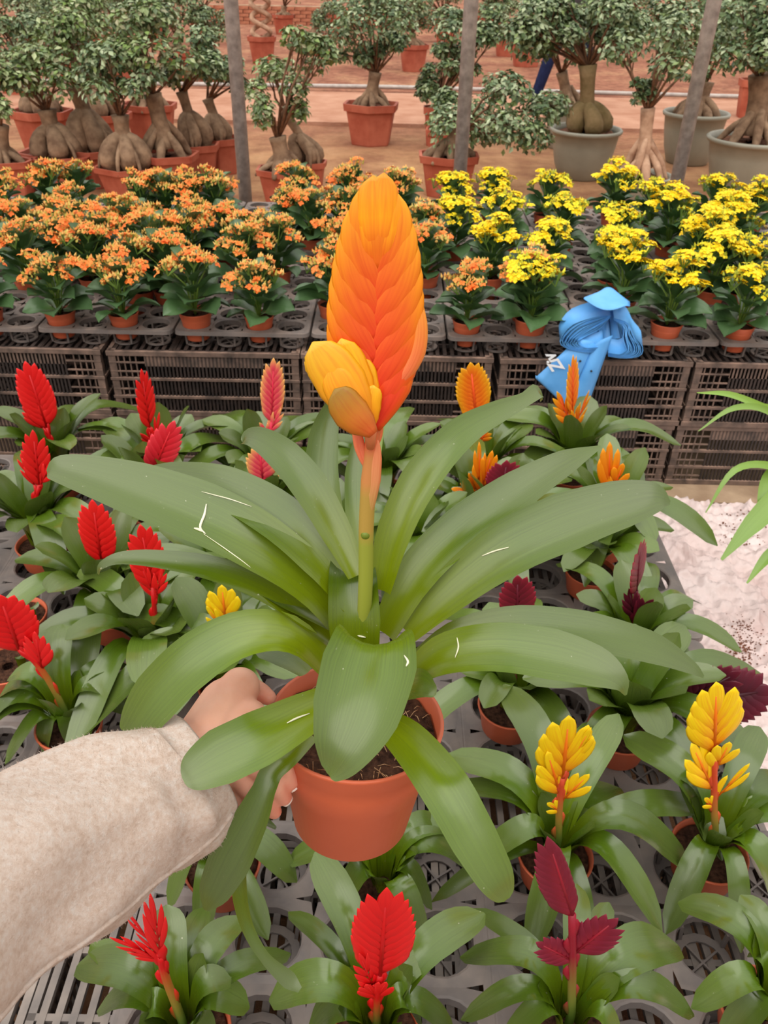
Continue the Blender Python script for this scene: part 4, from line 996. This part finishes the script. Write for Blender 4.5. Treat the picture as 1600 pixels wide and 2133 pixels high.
# ------------------------------------------------------------------ bundle of blue plastic strips
BB = V(UY(1255, 705, 2.44)); BB.z = ZT + .060
blue = thing('plastic_strip_bundle', BB, 'bundle of folded sky blue plastic strips lying on the front tray', 'plastic strips')
bp = lambda x, y, Y: UY(x, y, Y) - BB
def ribbon(name, path, wvec, parent, mat='blue_plastic', n=16, thick=.0008):
    pp = catmull(path, n); mb = MB(); r1 = []; r2 = []
    for i, p in enumerate(pp):
        T = (pp[min(i + 1, n)] - pp[max(i - 1, 0)]).normalized(); wv = wvec[0].lerp(wvec[1], i / n); nn = T.cross(wv).normalized() * thick
        r1.append([mb.vert(p + wv * u + nn) for u in (-.5, 0, .5)]); r2.append([mb.vert(p + wv * u - nn) for u in (-.5, 0, .5)])
    mb.grid(r1); mb.grid(r2, False, True)
    mb.grid([[a[0] for a in r1], [a[0] for a in r2]], False, True); mb.grid([[a[-1] for a in r1], [a[-1] for a in r2]])
    mb.grid([r1[0], r2[0]]); mb.grid([r1[-1], r2[-1]], False, True)
    return mb.build(name, mat, parent)
br = random.Random(3)
for i in range(9):                        # sheets hanging in the middle of the bundle
    q = i / 8
    ribbon('folded_strip', [bp(1262 + 4 * q, 640, 2.42), bp(1238 + 50 * q + br.uniform(-3, 3), 668, 2.405 + .01 * (i % 3)), bp(1228 + 74 * q + br.uniform(-4, 4), 700 + 8 * math.sin(q * 3.1), 2.385 + .012 * (i % 2))], [V((.012, .02, 0)), V((.028, .03 * (q - .5), .0))], blue)
WV = [V((0, .055, .030)), V((.004, .050, .026))]
for i in range(15):                       # left loops, nested
    q = i / 14; j = lambda a: br.uniform(-a, a)
    ribbon('folded_strip', [bp(1268 + j(3), 640 + 6 * q, 2.40), bp(1232 + 12 * q + j(4), 644 + 24 * q + j(3), 2.385), bp(1192 + 28 * q + j(4), 662 + 22 * q, 2.37), bp(1164 + 40 * q + j(3), 694 + 4 * q + j(2), 2.352), bp(1182 + 32 * q, 711 - 4 * q + j(2), 2.348), bp(1222 + 20 * q + j(3), 717 - 9 * q + j(2), 2.345), bp(1254 + j(3), 716 - 13 * q, 2.35)], WV, blue)
for i in range(12):                       # right loops
    q = i / 11; j = lambda a: br.uniform(-a, a)
    ribbon('folded_strip', [bp(1278 + j(2), 646 + 4 * q, 2.40), bp(1306 - 10 * q + j(2), 656 + 8 * q, 2.385), bp(1317 - 18 * q + j(3), 682 + 5 * q, 2.365), bp(1336 - 32 * q + j(3), 706 + 4 * q, 2.35), bp(1331 - 32 * q, 725 - 7 * q + j(1), 2.345), bp(1298 - 10 * q, 731 - 8 * q + j(1), 2.345), bp(1266, 727 - 7 * q, 2.35)], WV, blue)
mb = MB(); rows = []                      # the cover sheet bulging over the loops
for i in range(11):
    s = i / 10; rows.append([])
    for k in range(15):
        u = k / 14
        xl = lerp(1252, 1216, min(1, s * 1.2)); xr = lerp(1282, 1312, min(1, s * 1.4))
        x = lerp(xl, xr, u); y = 599 + 8 * (2 * u - 1) ** 2 * (1 - s) + s * (lerp(24, 40, u) + 16 * math.sin(math.pi * min(1, u * 1.1)))
        rows[-1].append(mb.vert(bp(x, y, 2.44 - .085 * s - .02 * math.sin(math.pi * u) * s)))
mb.grid(rows); cover = mb.build('cover_sheet', 'blue_plastic', blue)
md = cover.modifiers.new('s', 'SOLIDIFY'); md.thickness = .002
def quadstrip(name, L0, R0_, L1, R1, Y0, Y1, curl, parent, n=14):
    mb = MB(); rows = []
    for i in range(n + 1):
        s = i / n; rows.append([])
        for k in range(7):
            u = k / 6; x = lerp(lerp(L0[0], L1[0], s), lerp(R0_[0], R1[0], s), u); y = lerp(lerp(L0[1], L1[1], s), lerp(R0_[1], R1[1], s), u)
            Y = lerp(Y0, Y1, min(1, s * 2.2)) - .010 * math.sin(math.pi * u)
            rows[-1].append(mb.vert(bp(x, y, Y)))
    if curl:
        for e in range(1, 7):
            a = e * .45; base = [V(mb.v[k]) for k in rows[n]]
            rows.append([mb.vert(b + V((0, .009 * (1 - math.cos(a)), -.009 * math.sin(a)))) for b in base])
    mb.grid(rows); o = mb.build(name, 'blue_plastic', parent); m_ = o.modifiers.new('s', 'SOLIDIFY'); m_.thickness = .0016; return o
st1 = quadstrip('hanging_strip', (1203, 706), (1250, 712), (1118, 784), (1186, 848), 2.345, 2.325, True, blue)
st2 = quadstrip('hanging_strip', (1238, 714), (1276, 698), (1182, 850), (1221, 854), 2.335, 2.318, False, blue)
for x, y, Y in ((1209, 752, 2.311), (1232, 773, 2.304)):
    mb = MB(); mb.tube([bp(x, y, Y), bp(x, y, Y + .012)], .0034, 12); mb.build('punch_hole', 'black_ink', blue)
fc = bpy.data.curves.new('lettering', 'FONT'); fc.body = 'Ziv'; fc.size = .050; fc.shear = .35; fc.extrude = .0004; fc.offset = .0014
to = bpy.data.objects.new('lettering', fc); COL.objects.link(to)
dg = bpy.context.evaluated_depsgraph_get(); tm = bpy.data.meshes.new_from_object(to.evaluated_get(dg)); bpy.data.objects.remove(to)
tm.materials.clear(); tm.materials.append(MATS['white_print'])
o = put('lettering', tm, blue); tag(o, 'white script lettering on the strip')
p0, px_, py_ = bp(1176, 768, 2.309), bp(1160, 744, 2.309), bp(1156, 782, 2.309)
ex = (px_ - p0).normalized(); ez = ex.cross((py_ - p0)).normalized(); ey = ez.cross(ex)
o.matrix_local = Matrix(((ex.x, ey.x, ez.x, p0.x), (ex.y, ey.y, ez.y, p0.y), (ex.z, ey.z, ez.z, p0.z), (0, 0, 0, 1)))

# ------------------------------------------------------------------ clear film on the ground at the right, with spilt soil
mb = MB(); rows = []; nx, ny = 150, 230
def fz_(x, y):
    p = V((x * 6, y * 6, 0)); r1 = 1 - abs(noise.noise(p)) * 2; r2 = 1 - abs(noise.noise(p * 2.7 + V((5, 2, 0)))) * 2; r3 = 1 - abs(noise.noise(p * 6.3)) * 2
    r4 = 1 - abs(noise.noise(p * 13 + V((x * 20, 0, 3)))) * 2
    return .010 + .022 * max(0, r1) ** 3 + .014 * max(0, r2) ** 3 + .011 * max(0, r3) ** 2 + .0022 * max(0, r4) ** 2
for j in range(ny + 1):
    rows.append([])
    for i in range(nx + 1):
        x = lerp(.705, 1.75, i / nx); y = lerp(.55, 2.27, j / ny) + .05 * noise.noise(V((x * 3, 4, j * .02))) * (j / ny) ** 4
        y -= .10 * max(0, (x - 1.0)) * (j / ny) ** 3
        rows[-1].append(mb.vert((x, y, fz_(x, y))))
mb.grid(rows); o = mb.build('plastic_film', 'film'); tag(o, 'crumpled clear plastic film spread on the ground right of the bromeliads', 'plastic film')
mb = MB(); sr = random.Random(11)
for q in range(420):
    c_ = UZ(sr.gauss(1552, 20), sr.gauss(1330, 26), .05); h = fz_(c_.x, c_.y) + .002; s_ = sr.uniform(.001, .0034)
    mb.ball((c_.x, c_.y, h), (s_, s_ * sr.uniform(.5, 1), s_ * .6), 4)
for q in range(120):
    c_ = UZ(sr.uniform(1500, 1600), sr.uniform(1050, 1120), .05); h = fz_(c_.x, c_.y) + .002; s_ = sr.uniform(.0015, .004); mb.ball((c_.x, c_.y, h), (s_, s_, s_ * .6), 4)
tag(mb.build('soil_crumbs', 'crumb', None, False), 'spilt brown soil crumbs on the plastic film', 'soil', None, 'stuff')

# ------------------------------------------------------------------ plant with long thin leaves reaching in from the right
p = UY(1800, 1050, 1.62); base = V((p.x, p.y, .055))
t = thing('spider_plant', base, 'plant with long thin light green leaves arching in from the right edge', 'plant')
put('pot', pot_mesh('pot', .085, .062, .17, .026, 'terracotta', 32), t); put('soil', soil_mesh(.078, .155), t)
b = V((0, 0, .15))
def lily(pts, wpx):
    W = [b] + [UY(x, y, Y) - base for x, y, Y in pts]; ws = [wpx * .6 * depth(base + W[1]) / FPX] + [wpx * q * depth(base + W[1]) / FPX for q in ([.8, 1, 1, .7, .1][-len(pts):])]
    ss = []
    for i in range(len(W)):
        T = (W[min(i + 1, len(W) - 1)] - W[max(0, i - 1)]).normalized(); ss.append(T.cross((V((0, 0, .6)) + (CAM - base - W[i]).normalized()).normalized()).normalized())
    put('leaf', strap(W, ws, ss, 20, 4, .3, [(0, 1), (1, 1)], .0, wpx, 'lily_leaf'), t)
lily([(1690, 900, 1.62), (1590, 850, 1.6), (1520, 822, 1.58), (1452, 818, 1.56)], 20)
lily([(1700, 950, 1.60), (1610, 862, 1.58), (1530, 850, 1.56), (1455, 898, 1.54)], 18)
lily([(1700, 1010, 1.58), (1610, 972, 1.55), (1530, 980, 1.52), (1470, 1068, 1.48)], 20)
lily([(1700, 1030, 1.56), (1640, 1030, 1.50), (1570, 1090, 1.46), (1503, 1166, 1.42)], 58)
lily([(1710, 1080, 1.54), (1660, 1120, 1.50), (1600, 1160, 1.46), (1556, 1215, 1.42)], 36)
lily([(1690, 950, 1.58), (1610, 990, 1.55), (1590, 1040, 1.5), (1585, 1075, 1.48)], 34)
lily([(1780, 950, 1.6), (1850, 900, 1.6), (1950, 950, 1.6)], 40); lily([(1790, 1000, 1.7), (1880, 980, 1.8), (1980, 1060, 1.85)], 40); lily([(1740, 950, 1.75), (1760, 880, 1.9), (1790, 900, 2.0)], 36)

# ------------------------------------------------------------------ posts of the greenhouse
for n_, (x, y, lab) in enumerate([(508, 365, 'grey galvanised post behind the orange kalanchoes'), (960, 335, 'grey galvanised post behind the left end of the yellow kalanchoes'), (1422, 320, 'grey galvanised post behind the right end of the yellow kalanchoes')]):
    p = UY(x, y, 4.12); mb = MB()
    mb.lathe([(.0315, 0), (.0315, 3.2)], 20, cen=(0, 0, 0), close_top=True, close_bot=True)
    t = thing('post', (p.x, 4.12, .0), lab, 'post', 'steel posts of the greenhouse')
    mb.build('tube', 'steel', t); m2 = MB(); m2.lathe([(.06, 0), (.06, .012), (.034, .02), (.034, .05)], 20, close_bot=True, close_top=True); m2.build('base_plate', 'steel', t)

# ------------------------------------------------------------------ ficus bonsai in pots
def pot_big(kind, r, h):
    mb = MB()
    if kind == 'hex':
        prof = [(.70, 0), (.72, .01), (.90, h * .80), (.91, h * .82), (1.0, h * .83), (1.03, h), (.93, h), (.88, h * .85), (.72, .05)]
        n = 6
        rows = []
        for q, z in prof:
            rows.append([])
            for k in range(n):
                for e in (-.045, .045):
                    a = 2 * math.pi * (k + .5) / n + e; rows[-1].append(mb.vert((q * r * math.cos(a) * 1.08, q * r * math.sin(a) * .92, z)))
        mb.grid(rows, True); mb.f.append(tuple(rows[0][::-1])); mb.f.append(tuple(rows[-1]))
        return mb, 'terracotta_dusty', False
    prof = [(.62, 0), (.66, .01), (.80, h * .3), (.90, h * .65), (.95, h * .90), (1.02, h * .92), (1.04, h * .97), (1.0, h), (.94, h * .985), (.90, h * .9), (.70, .05)]
    mb.lathe([(q * r, z) for q, z in prof], 40, close_bot=True, close_top=True)
    return mb, 'glazed_pot', True
FG = [srgb(116, 134, 92), srgb(84, 108, 68), srgb(148, 162, 122), srgb(104, 124, 82), srgb(68, 90, 54), srgb(166, 178, 140), srgb(126, 146, 90)]
YG = [srgb(132, 150, 94), srgb(106, 128, 78), srgb(166, 178, 130), srgb(92, 112, 70), srgb(148, 146, 110), srgb(120, 146, 74)]
def foliage(mb, cen, rad, n, size, r, pal, flat=1.0):
    lumps = []
    for q in range(max(5, int(10 * rad[0] / .35))):
        a = r.uniform(0, 6.283); z = r.uniform(-.55, 1); w_ = math.sqrt(max(0, 1 - z * z)) * r.uniform(.55, .9)
        lumps.append((V((cen.x + rad[0] * w_ * math.cos(a), cen.y + rad[1] * w_ * math.sin(a), cen.z + rad[2] * z * .75)), r.uniform(.30, .46)))
    for q in range(n):
        c, s = r.choice(lumps); d = V((r.gauss(0, 1), r.gauss(0, 1), r.gauss(.25, 1))).normalized()
        rr = (.55 + .45 * r.random() ** .5)
        p = c + V((d.x * rad[0], d.y * rad[1], d.z * rad[2] * flat)) * s * rr
        nrm = (d + V((0, 0, .7)) + V((r.uniform(-.6, .6), r.uniform(-.6, .6), r.uniform(-.3, .5)))).normalized()
        t_ = nrm.orthogonal().normalized(); t_ = Matrix.Rotation(r.uniform(0, 6.28), 3, nrm) @ t_; b_ = nrm.cross(t_)
        L = size * r.uniform(.75, 1.25); W_ = L * .30; c_ = r.choice(pal) * r.uniform(.85, 1.12)
        i0 = mb.vert(p, c_); mb.vert(p + t_ * L * .5 + b_ * W_ + nrm * L * .10, c_); mb.vert(p + t_ * L - nrm * L * .06, c_); mb.vert(p + t_ * L * .5 - b_ * W_ + nrm * L * .10, c_)
        mb.f.append((i0, i0 + 2, i0 + 1)); mb.f.append((i0, i0 + 3, i0 + 2))
    return lumps
def bonsai(seed, rim, wpx, kind, trunk, canopies, label, ph=.26, dense=1.0, pal=FG, bulb=1.0, neckpx=None, group=None, leaf=.046):
    r = random.Random(seed)
    p = UZ(rim[0], rim[1], ph); d = depth(p); rad = wpx * d / FPX / 2; y = p.y
    t = thing('ficus_bonsai', (p.x, p.y, 0), label, 'bonsai tree', group, 0)
    O = V((p.x, p.y, 0))
    mb, mt, sm_ = pot_big(kind, rad, ph); po = mb.build('pot', mt, t, sm_)
    if kind == 'hex': po.rotation_euler[2] = r.uniform(-.15, .15)
    so = soil_mesh(rad * .84, ph * .90, 18, .02, 'dry_soil', seed); put('soil', so, t)
    zs = ph * .9
    C0 = UY(canopies[0][0], canopies[0][1], y) - O
    low = min(UY(c[0], c[1] + c[3] * .5, y).z for c in canopies)
    if neckpx: nk = UY(neckpx[0], neckpx[1], y) - O
    else: nk = V((C0.x * .25, 0, max(zs + .16, low - .10)))
    H = nk.z - zs
    mb = MB()
    if trunk in ('ginseng', 'mossbulb'):
        R0 = min(rad * .62, .20) * bulb
        th_ = .62 if trunk == 'ginseng' else .42
        top = V((nk.x * .4, 0, zs + H * th_))
        n = r.choice((5, 6)); mb.tube(catmull([top - V((0, 0, H * .15)), top, nk], 6), [R0 * .55, R0 * .50, R0 * .40, R0 * .34, R0 * .32, R0 * .33, R0 * .40], 10)
        for k in range(n):
            a = k * 6.283 / n + r.uniform(-.35, .35); fat = R0 * r.uniform(.36, .50); sp2 = R0 * r.uniform(.62, .85)
            q = [top + V((0, 0, .0)), top + V((math.cos(a) * sp2 * .65, math.sin(a) * sp2 * .65, -H * th_ * .2)), V((math.cos(a) * sp2, math.sin(a) * sp2, zs + H * th_ * .42)), V((math.cos(a) * sp2 * .92, math.sin(a) * sp2 * .92, zs + .02)), V((math.cos(a) * sp2 * 1.05, math.sin(a) * sp2 * 1.05, zs - .03))]
            mb.tube(catmull(q, 10), [fat * lut([(0, .6), (.2, .75), (.45, 1.0), (.62, 1.05), (.8, .7), (1, .35)], i / 10) for i in range(11)], 10)
        for k in range(3):
            a = r.uniform(0, 6.28); mb.tube(catmull([top, V((math.cos(a) * R0, math.sin(a) * R0, zs + H * .3)), V((math.cos(a) * R0 * 1.25, math.sin(a) * R0 * 1.25, zs - .01))], 6), [.022, .020, .018, .016, .014, .012, .010], 6)
        bm_ = 'bark' if trunk == 'ginseng' else 'bark_moss'
    elif trunk in ('roots', 'moss', 'bare'):
        R0 = min(rad * .55, .16) * bulb
        tk = R0 * (.50 if trunk != 'bare' else .40)
        q = [V((0, 0, zs + H * .15)), V((nk.x * .3, 0, zs + H * .5)), nk]
        mb.tube(catmull(q, 8), [tk * lut([(0, 1.5), (.3, 1.05), (.7, .85), (1, 1.0)], i / 8) for i in range(9)], 12)
        n = 9
        for k in range(n):
            a = k * 6.283 / n + r.uniform(-.3, .3); sp2 = R0 * r.uniform(1.0, 1.5); h0 = r.uniform(.3, .62) * H
            q = [V((math.cos(a) * tk * .5, math.sin(a) * tk * .5, zs + h0)), V((math.cos(a) * sp2 * .65, math.sin(a) * sp2 * .65, zs + h0 * .55)), V((math.cos(a) * sp2 * .95, math.sin(a) * sp2 * .95, zs + h0 * .12)), V((math.cos(a) * sp2 * 1.15, math.sin(a) * sp2 * 1.15, zs - .02))]
            f0 = R0 * r.uniform(.14, .25) * (1.25 if trunk == 'moss' else 1); mb.tube(catmull(q, 9), [f0 * lut([(0, .8), (.4, 1.15), (.7, .9), (1, .4)], i / 9) for i in range(10)], 8)
        bm_ = {'roots': 'bark', 'moss': 'bark_moss', 'bare': 'bark_pale'}[trunk]
    else:                                # plaited stem: two strands winding round each other
        n = 40; zt = nk.z
        for ph0 in (0, math.pi):
            mb.tube([V((.13 * math.sin(i / n * 3 * math.pi + ph0), .05 * math.cos(i / n * 3 * math.pi + ph0), lerp(zs, zt, i / n))) for i in range(n + 1)], [.035] * (n + 1), 8)
        bm_ = 'bark_pale'
    mb.build('trunk', bm_, t)
    fb = MB(); tw = MB()
    for (cx, cy, wp, hp_) in canopies:
        c = UY(cx, cy, y) - O; rx = wp * 1.12 * d / FPX / 2; rz = hp_ * 1.12 * d / FPX / 2; ry = min(rx, max(rz, rx * .75))
        n = int(dense * 1900 * (rx * rz / (.42 * .32)) ** .8 * (.046 / leaf) ** 1.6) + 150
        lumps = foliage(fb, c, (rx, ry, rz), min(n, 4200), leaf, r, pal)
        for q, s in lumps:
            mid = nk.lerp(q, .5) + V((r.uniform(-.04, .04), r.uniform(-.04, .04), r.uniform(-.02, .06)))
            tw.tube([nk - V((0, 0, .02)), mid, q], [.012, .008, .003], 5)
            for e in range(3):
                tw.tube([mid.lerp(q, .2 + e * .2), q + V((r.uniform(-1, 1) * rx * .3, r.uniform(-1, 1) * ry * .3, r.uniform(-.2, 1) * rz * .3))], [.005, .002], 4)
    tw.build('branches', 'twig', t)
    o = fb.build('foliage', 'ficus_leaf', t, False); o['kind'] = 'stuff'
    return t
T_ = bonsai
T_(1, (118, 318), 165, 'hex', 'ginseng', [(95, 160, 165, 95)], 'ficus with two plump root bulbs in the low red pot at the front left', .24, pal=YG, neckpx=(97, 228), bulb=1.0)
T_(2, (195, 305), 150, 'hex', 'ginseng', [(185, 110, 190, 130)], 'ficus with a tall split root bulb behind the two bulb one at left', .26, neckpx=(155, 180), pal=YG)
T_(3, (265, 345), 130, 'hex', 'ginseng', [(245, 160, 150, 100)], 'ficus with a forked neck above squat bulbs, nearest the kalanchoes at left', .20, neckpx=(250, 240), bulb=1.15)
T_(4, (345, 318), 130, 'hex', 'roots', [(325, 100, 170, 130)], 'ficus with a trunk striding on bent roots, left of the grey post', .26, pal=YG, neckpx=(318, 195))
T_(5, (405, 298), 100, 'hex', 'ginseng', [(395, 125, 130, 110)], 'ficus with a round grooved bulb in a red pot, second left of the grey post', .26, neckpx=(378, 190))
T_(6, (455, 285), 95, 'hex', 'ginseng', [(455, 165, 100, 90)], 'ficus with a bulb leaning right, first left of the grey post', .26, neckpx=(432, 205))
T_(7, (5, 330), 130, 'hex', 'roots', [(12, 205, 90, 110)], 'ficus cut off by the left edge above the orange kalanchoes', .24, pal=YG, neckpx=(0, 260))
T_(8, (85, 228), 120, 'hex', 'ginseng', [(40, 100, 130, 110)], 'ficus in an orange brown pot behind the two bulb one at left', .34, neckpx=(60, 180))
T_(9, (215, 235), 110, 'hex', 'ginseng', [(160, 45, 170, 90)], 'ficus in a red pot in the second row at far left', .30, pal=YG, neckpx=(180, 150))
T_(10, (310, 215), 110, 'hex', 'roots', [(280, 40, 150, 90)], 'ficus in a red pot in the second row, behind the striding roots', .30, neckpx=(290, 140))
T_(11, (440, 120), 70, 'hex', 'roots', [(440, 55, 110, 60)], 'low ficus in front of the plaited stem, left of the grey post', .26, neckpx=(440, 90))
T_(12, (590, 350), 110, 'hex', 'roots', [(570, 215, 110, 110), (620, 105, 120, 80)], 'tall open ficus with a leaning flared trunk right of the left post', .22, dense=.7, pal=YG, neckpx=(578, 285), bulb=1.2)
T_(13, (640, 335), 80, 'hex', 'ginseng', [(600, 150, 120, 60)], 'ficus with a knotted bulb in a small red pot right of the leaning trunk', .22, dense=.5, pal=YG, neckpx=(598, 240), bulb=1.1)
T_(14, (773, 214), 112, 'hex', 'roots', [(778, 55, 200, 120), (735, 110, 80, 50), (830, 100, 80, 60)], 'spreading ficus in a red pot alone on the open path', .34, neckpx=(782, 150), bulb=.9)
T_(15, (862, 92), 62, 'hex', 'roots', [(850, 20, 120, 100)], 'far ficus in a red pot behind the spreading one', .34, neckpx=(858, 70))
T_(16, (912, 222), 60, 'hex', 'roots', [(925, 175, 95, 75), (985, 60, 130, 90), (940, 130, 110, 60)], 'dark ficus clipped in stacked balls behind the middle post', .32, dense=1.3, neckpx=(915, 205))
T_(17, (935, 320), 125, 'hex', 'roots', [(1045, 245, 235, 150)], 'wide low ficus in a red pot with its crown swept right past the middle post', .28, dense=1.5, neckpx=(960, 270), bulb=1.1)
T_(18, (925, 268), 75, 'hex', 'roots', [(935, 215, 60, 50)], 'small ficus in a red pot between the clipped and the swept one', .26, neckpx=(930, 250))
T_(19, (1222, 266), 145, 'round', 'mossbulb', [(1215, 70, 250, 140), (1140, 50, 120, 100), (1290, 60, 110, 100)], 'large ficus with a mossy knotted base in a grey round bowl', .36, dense=1.5, neckpx=(1225, 135), bulb=1.05)
T_(20, (1180, 212), 80, 'round', 'roots', [(1165, 80, 120, 110)], 'ficus on stilt roots in a grey bowl behind the mossy one', .38, neckpx=(1170, 150), bulb=1.1)
T_(21, (1335, 362), 130, 'round', 'bare', [(1375, 110, 170, 130), (1330, 190, 50, 40)], 'ficus with a bare pale root tangle in a blue grey tub', .20, dense=.8, neckpx=(1350, 225), bulb=1.0)
T_(22, (1452, 232), 132, 'round', 'roots', [(1440, 60, 190, 130)], 'ficus in a grey round bowl behind the right post', .40, dense=1.2, neckpx=(1470, 170))
T_(23, (1570, 285), 180, 'round', 'roots', [(1565, 95, 200, 150)], 'ficus on thick splayed roots in the grey bowl at the right edge', .38, dense=1.4, neckpx=(1585, 155), bulb=1.05)
T_(24, (545, 75), 60, 'hex', 'plait', [(545, -50, 90, 60)], 'ficus with a pale plaited figure eight stem in a red pot', .36, neckpx=(545, -10))
T_(25, (655, 70), 56, 'hex', 'roots', [(690, 40, 70, 60)], 'small far ficus in a red pot right of the plaited stem', .30, neckpx=(660, 55))
T_(26, (1100, 82), 70, 'hex', 'roots', [(1110, 35, 90, 90)], 'clipped far ficus in a bright red pot left of the mossy one', .36, dense=1.3, neckpx=(1105, 65))
T_(27, (1058, 65), 56, 'hex', 'roots', [(1040, 10, 80, 60)], 'far ficus in a red pot between the middle post and the clipped one', .36, neckpx=(1050, 45))
T_(28, (1582, 165), 76, 'hex', 'roots', [(1560, 60, 120, 80)], 'far ficus in a red pot behind the bowl at the right edge', .40, neckpx=(1580, 120))
for i, (x, y, wd, cx, cy, cw, chh, lab) in enumerate([
        (30, 130, 90, 30, 40, 150, 90, 'ficus in the third row at the far left edge'), (130, 95, 70, 120, 20, 130, 70, 'ficus in the third row, second from the left edge'), (250, 100, 70, 260, 10, 150, 80, 'ficus in the third row with a wide crown, third from the left edge'),
        (370, 105, 70, 365, 20, 110, 70, 'ficus in the third row, left of the low one'), (320, 45, 50, 330, -10, 110, 60, 'ficus in the farthest row above the striding roots'), (420, 40, 50, 430, -20, 80, 50, 'ficus in the farthest row left of the plaited stem'),
        (200, 45, 50, 190, -15, 120, 60, 'ficus in the farthest row near the left corner'), (700, 30, 46, 690, -20, 100, 60, 'ficus in the farthest row behind the spreading one'), (590, 30, 46, 600, -25, 80, 50, 'ficus in the farthest row right of the plaited stem'),
        (930, 45, 50, 900, -5, 120, 60, 'ficus in the farthest row left of the middle post'), (1020, 30, 46, 1020, -30, 110, 60, 'ficus in the farthest row right of the middle post'), (1300, 60, 60, 1300, 10, 150, 90, 'ficus in the farthest row behind the large mossy one'),
        (1480, 60, 56, 1490, 0, 150, 90, 'ficus in the farthest row behind the right post'), (60, 40, 56, 50, -10, 130, 80, 'ficus in the farthest row in the left corner')]):
    T_(40 + i, (x, y), wd, 'hex', 'roots', [(cx, cy, cw, chh)], lab, .34, dense=.9, leaf=.05)

# low brick wall behind the far row
wl = thing('brick_wall', (-.85, 21.1, 0), 'low red brick wall beyond the farthest row of potted trees', 'wall')
mb = MB(); mb.box(-3.35, 3.35, -.08, .08, 0, .36); mb.build('core', 'concrete', wl, False)
bk = MB(); bk.box(-.118, .118, -.05, .05, -.031, .031); bk = bk.mesh('brick', 'brick', False)
for row in range(5):
    for k in range(26):
        put('brick', bk, wl, (-3.2 + k * .25 + (.125 if row % 2 else 0), -.1, .034 + row * .07))

# worker in navy trousers, mostly hidden by the trees
wp = lambda x, y, Y=10.35: UY(x, y, Y)
O = V((wp(1140, 200).x, 10.35, 0))
pr = thing('person', O, 'person in navy trousers stepping behind the large mossy ficus', 'person')
q = lambda x, y, dy=0: wp(x, y, 10.35 + dy) - O
mb = MB()
hipL, hipR = q(1172, 62), q(1214, 62, .18)
capsules(mb, [(hipL, .10), (q(1146, 118), .072), (V((q(1118, 180).x, 0, .12)), .060)], 12); capsules(mb, [(hipR, .10), (q(1224, 122, .2), .072), (V((q(1230, 190).x, .25, .12)), .060)], 12); capsules(mb, [(hipL, .11), (hipR, .11)], 12)
voxel(mb, 'trousers', 'navy_cloth', .02, pr, 3)
mb = MB(); ch = q(1200, -14, .05); capsules(mb, [((hipL + hipR) / 2 + V((0, 0, .08)), .12), (ch, .15), (ch + V((0, 0, .12)), .12)], 12)
for s in (-1, 1): capsules(mb, [(ch + V((s * .16, 0, .10)), .06), (ch + V((s * .24, -.10, -.14)), .05), (ch + V((s * .20, -.30, -.26)), .042)], 10)
voxel(mb, 'jacket', 'grey_cloth', .02, pr, 3)
mb = MB(); hd = ch + V((.02, -.04, .36)); capsules(mb, [(ch + V((0, 0, .16)), .055), (hd, .06)], 12); mb.ball(hd + V((0, 0, .04)), (.075, .09, .11), 14); mb.ball(hd + V((0, -.10, .02)), (.015, .02, .02), 8)
for s in (-1, 1): mb.ball(ch + V((s * .20, -.35, -.28)), (.04, .06, .035), 10); mb.ball(hd + V((s * .078, 0, .03)), (.012, .02, .03), 8)
voxel(mb, 'body', 'skin', .014, pr, 2)
mb = MB(); mb.ball(hd + V((0, .02, .09)), (.085, .095, .08), 12); mb.build('hair', 'black_ink', pr)
for p in (V((q(1118, 180).x - .0, -.05, .04)), V((q(1230, 190).x, .20, .04))):
    mb = MB(); mb.ball(p, (.05, .13, .045), 10); mb.ball(p + V((0, .06, .05)), (.05, .06, .06), 10); mb.build('shoe', 'black_ink', pr)
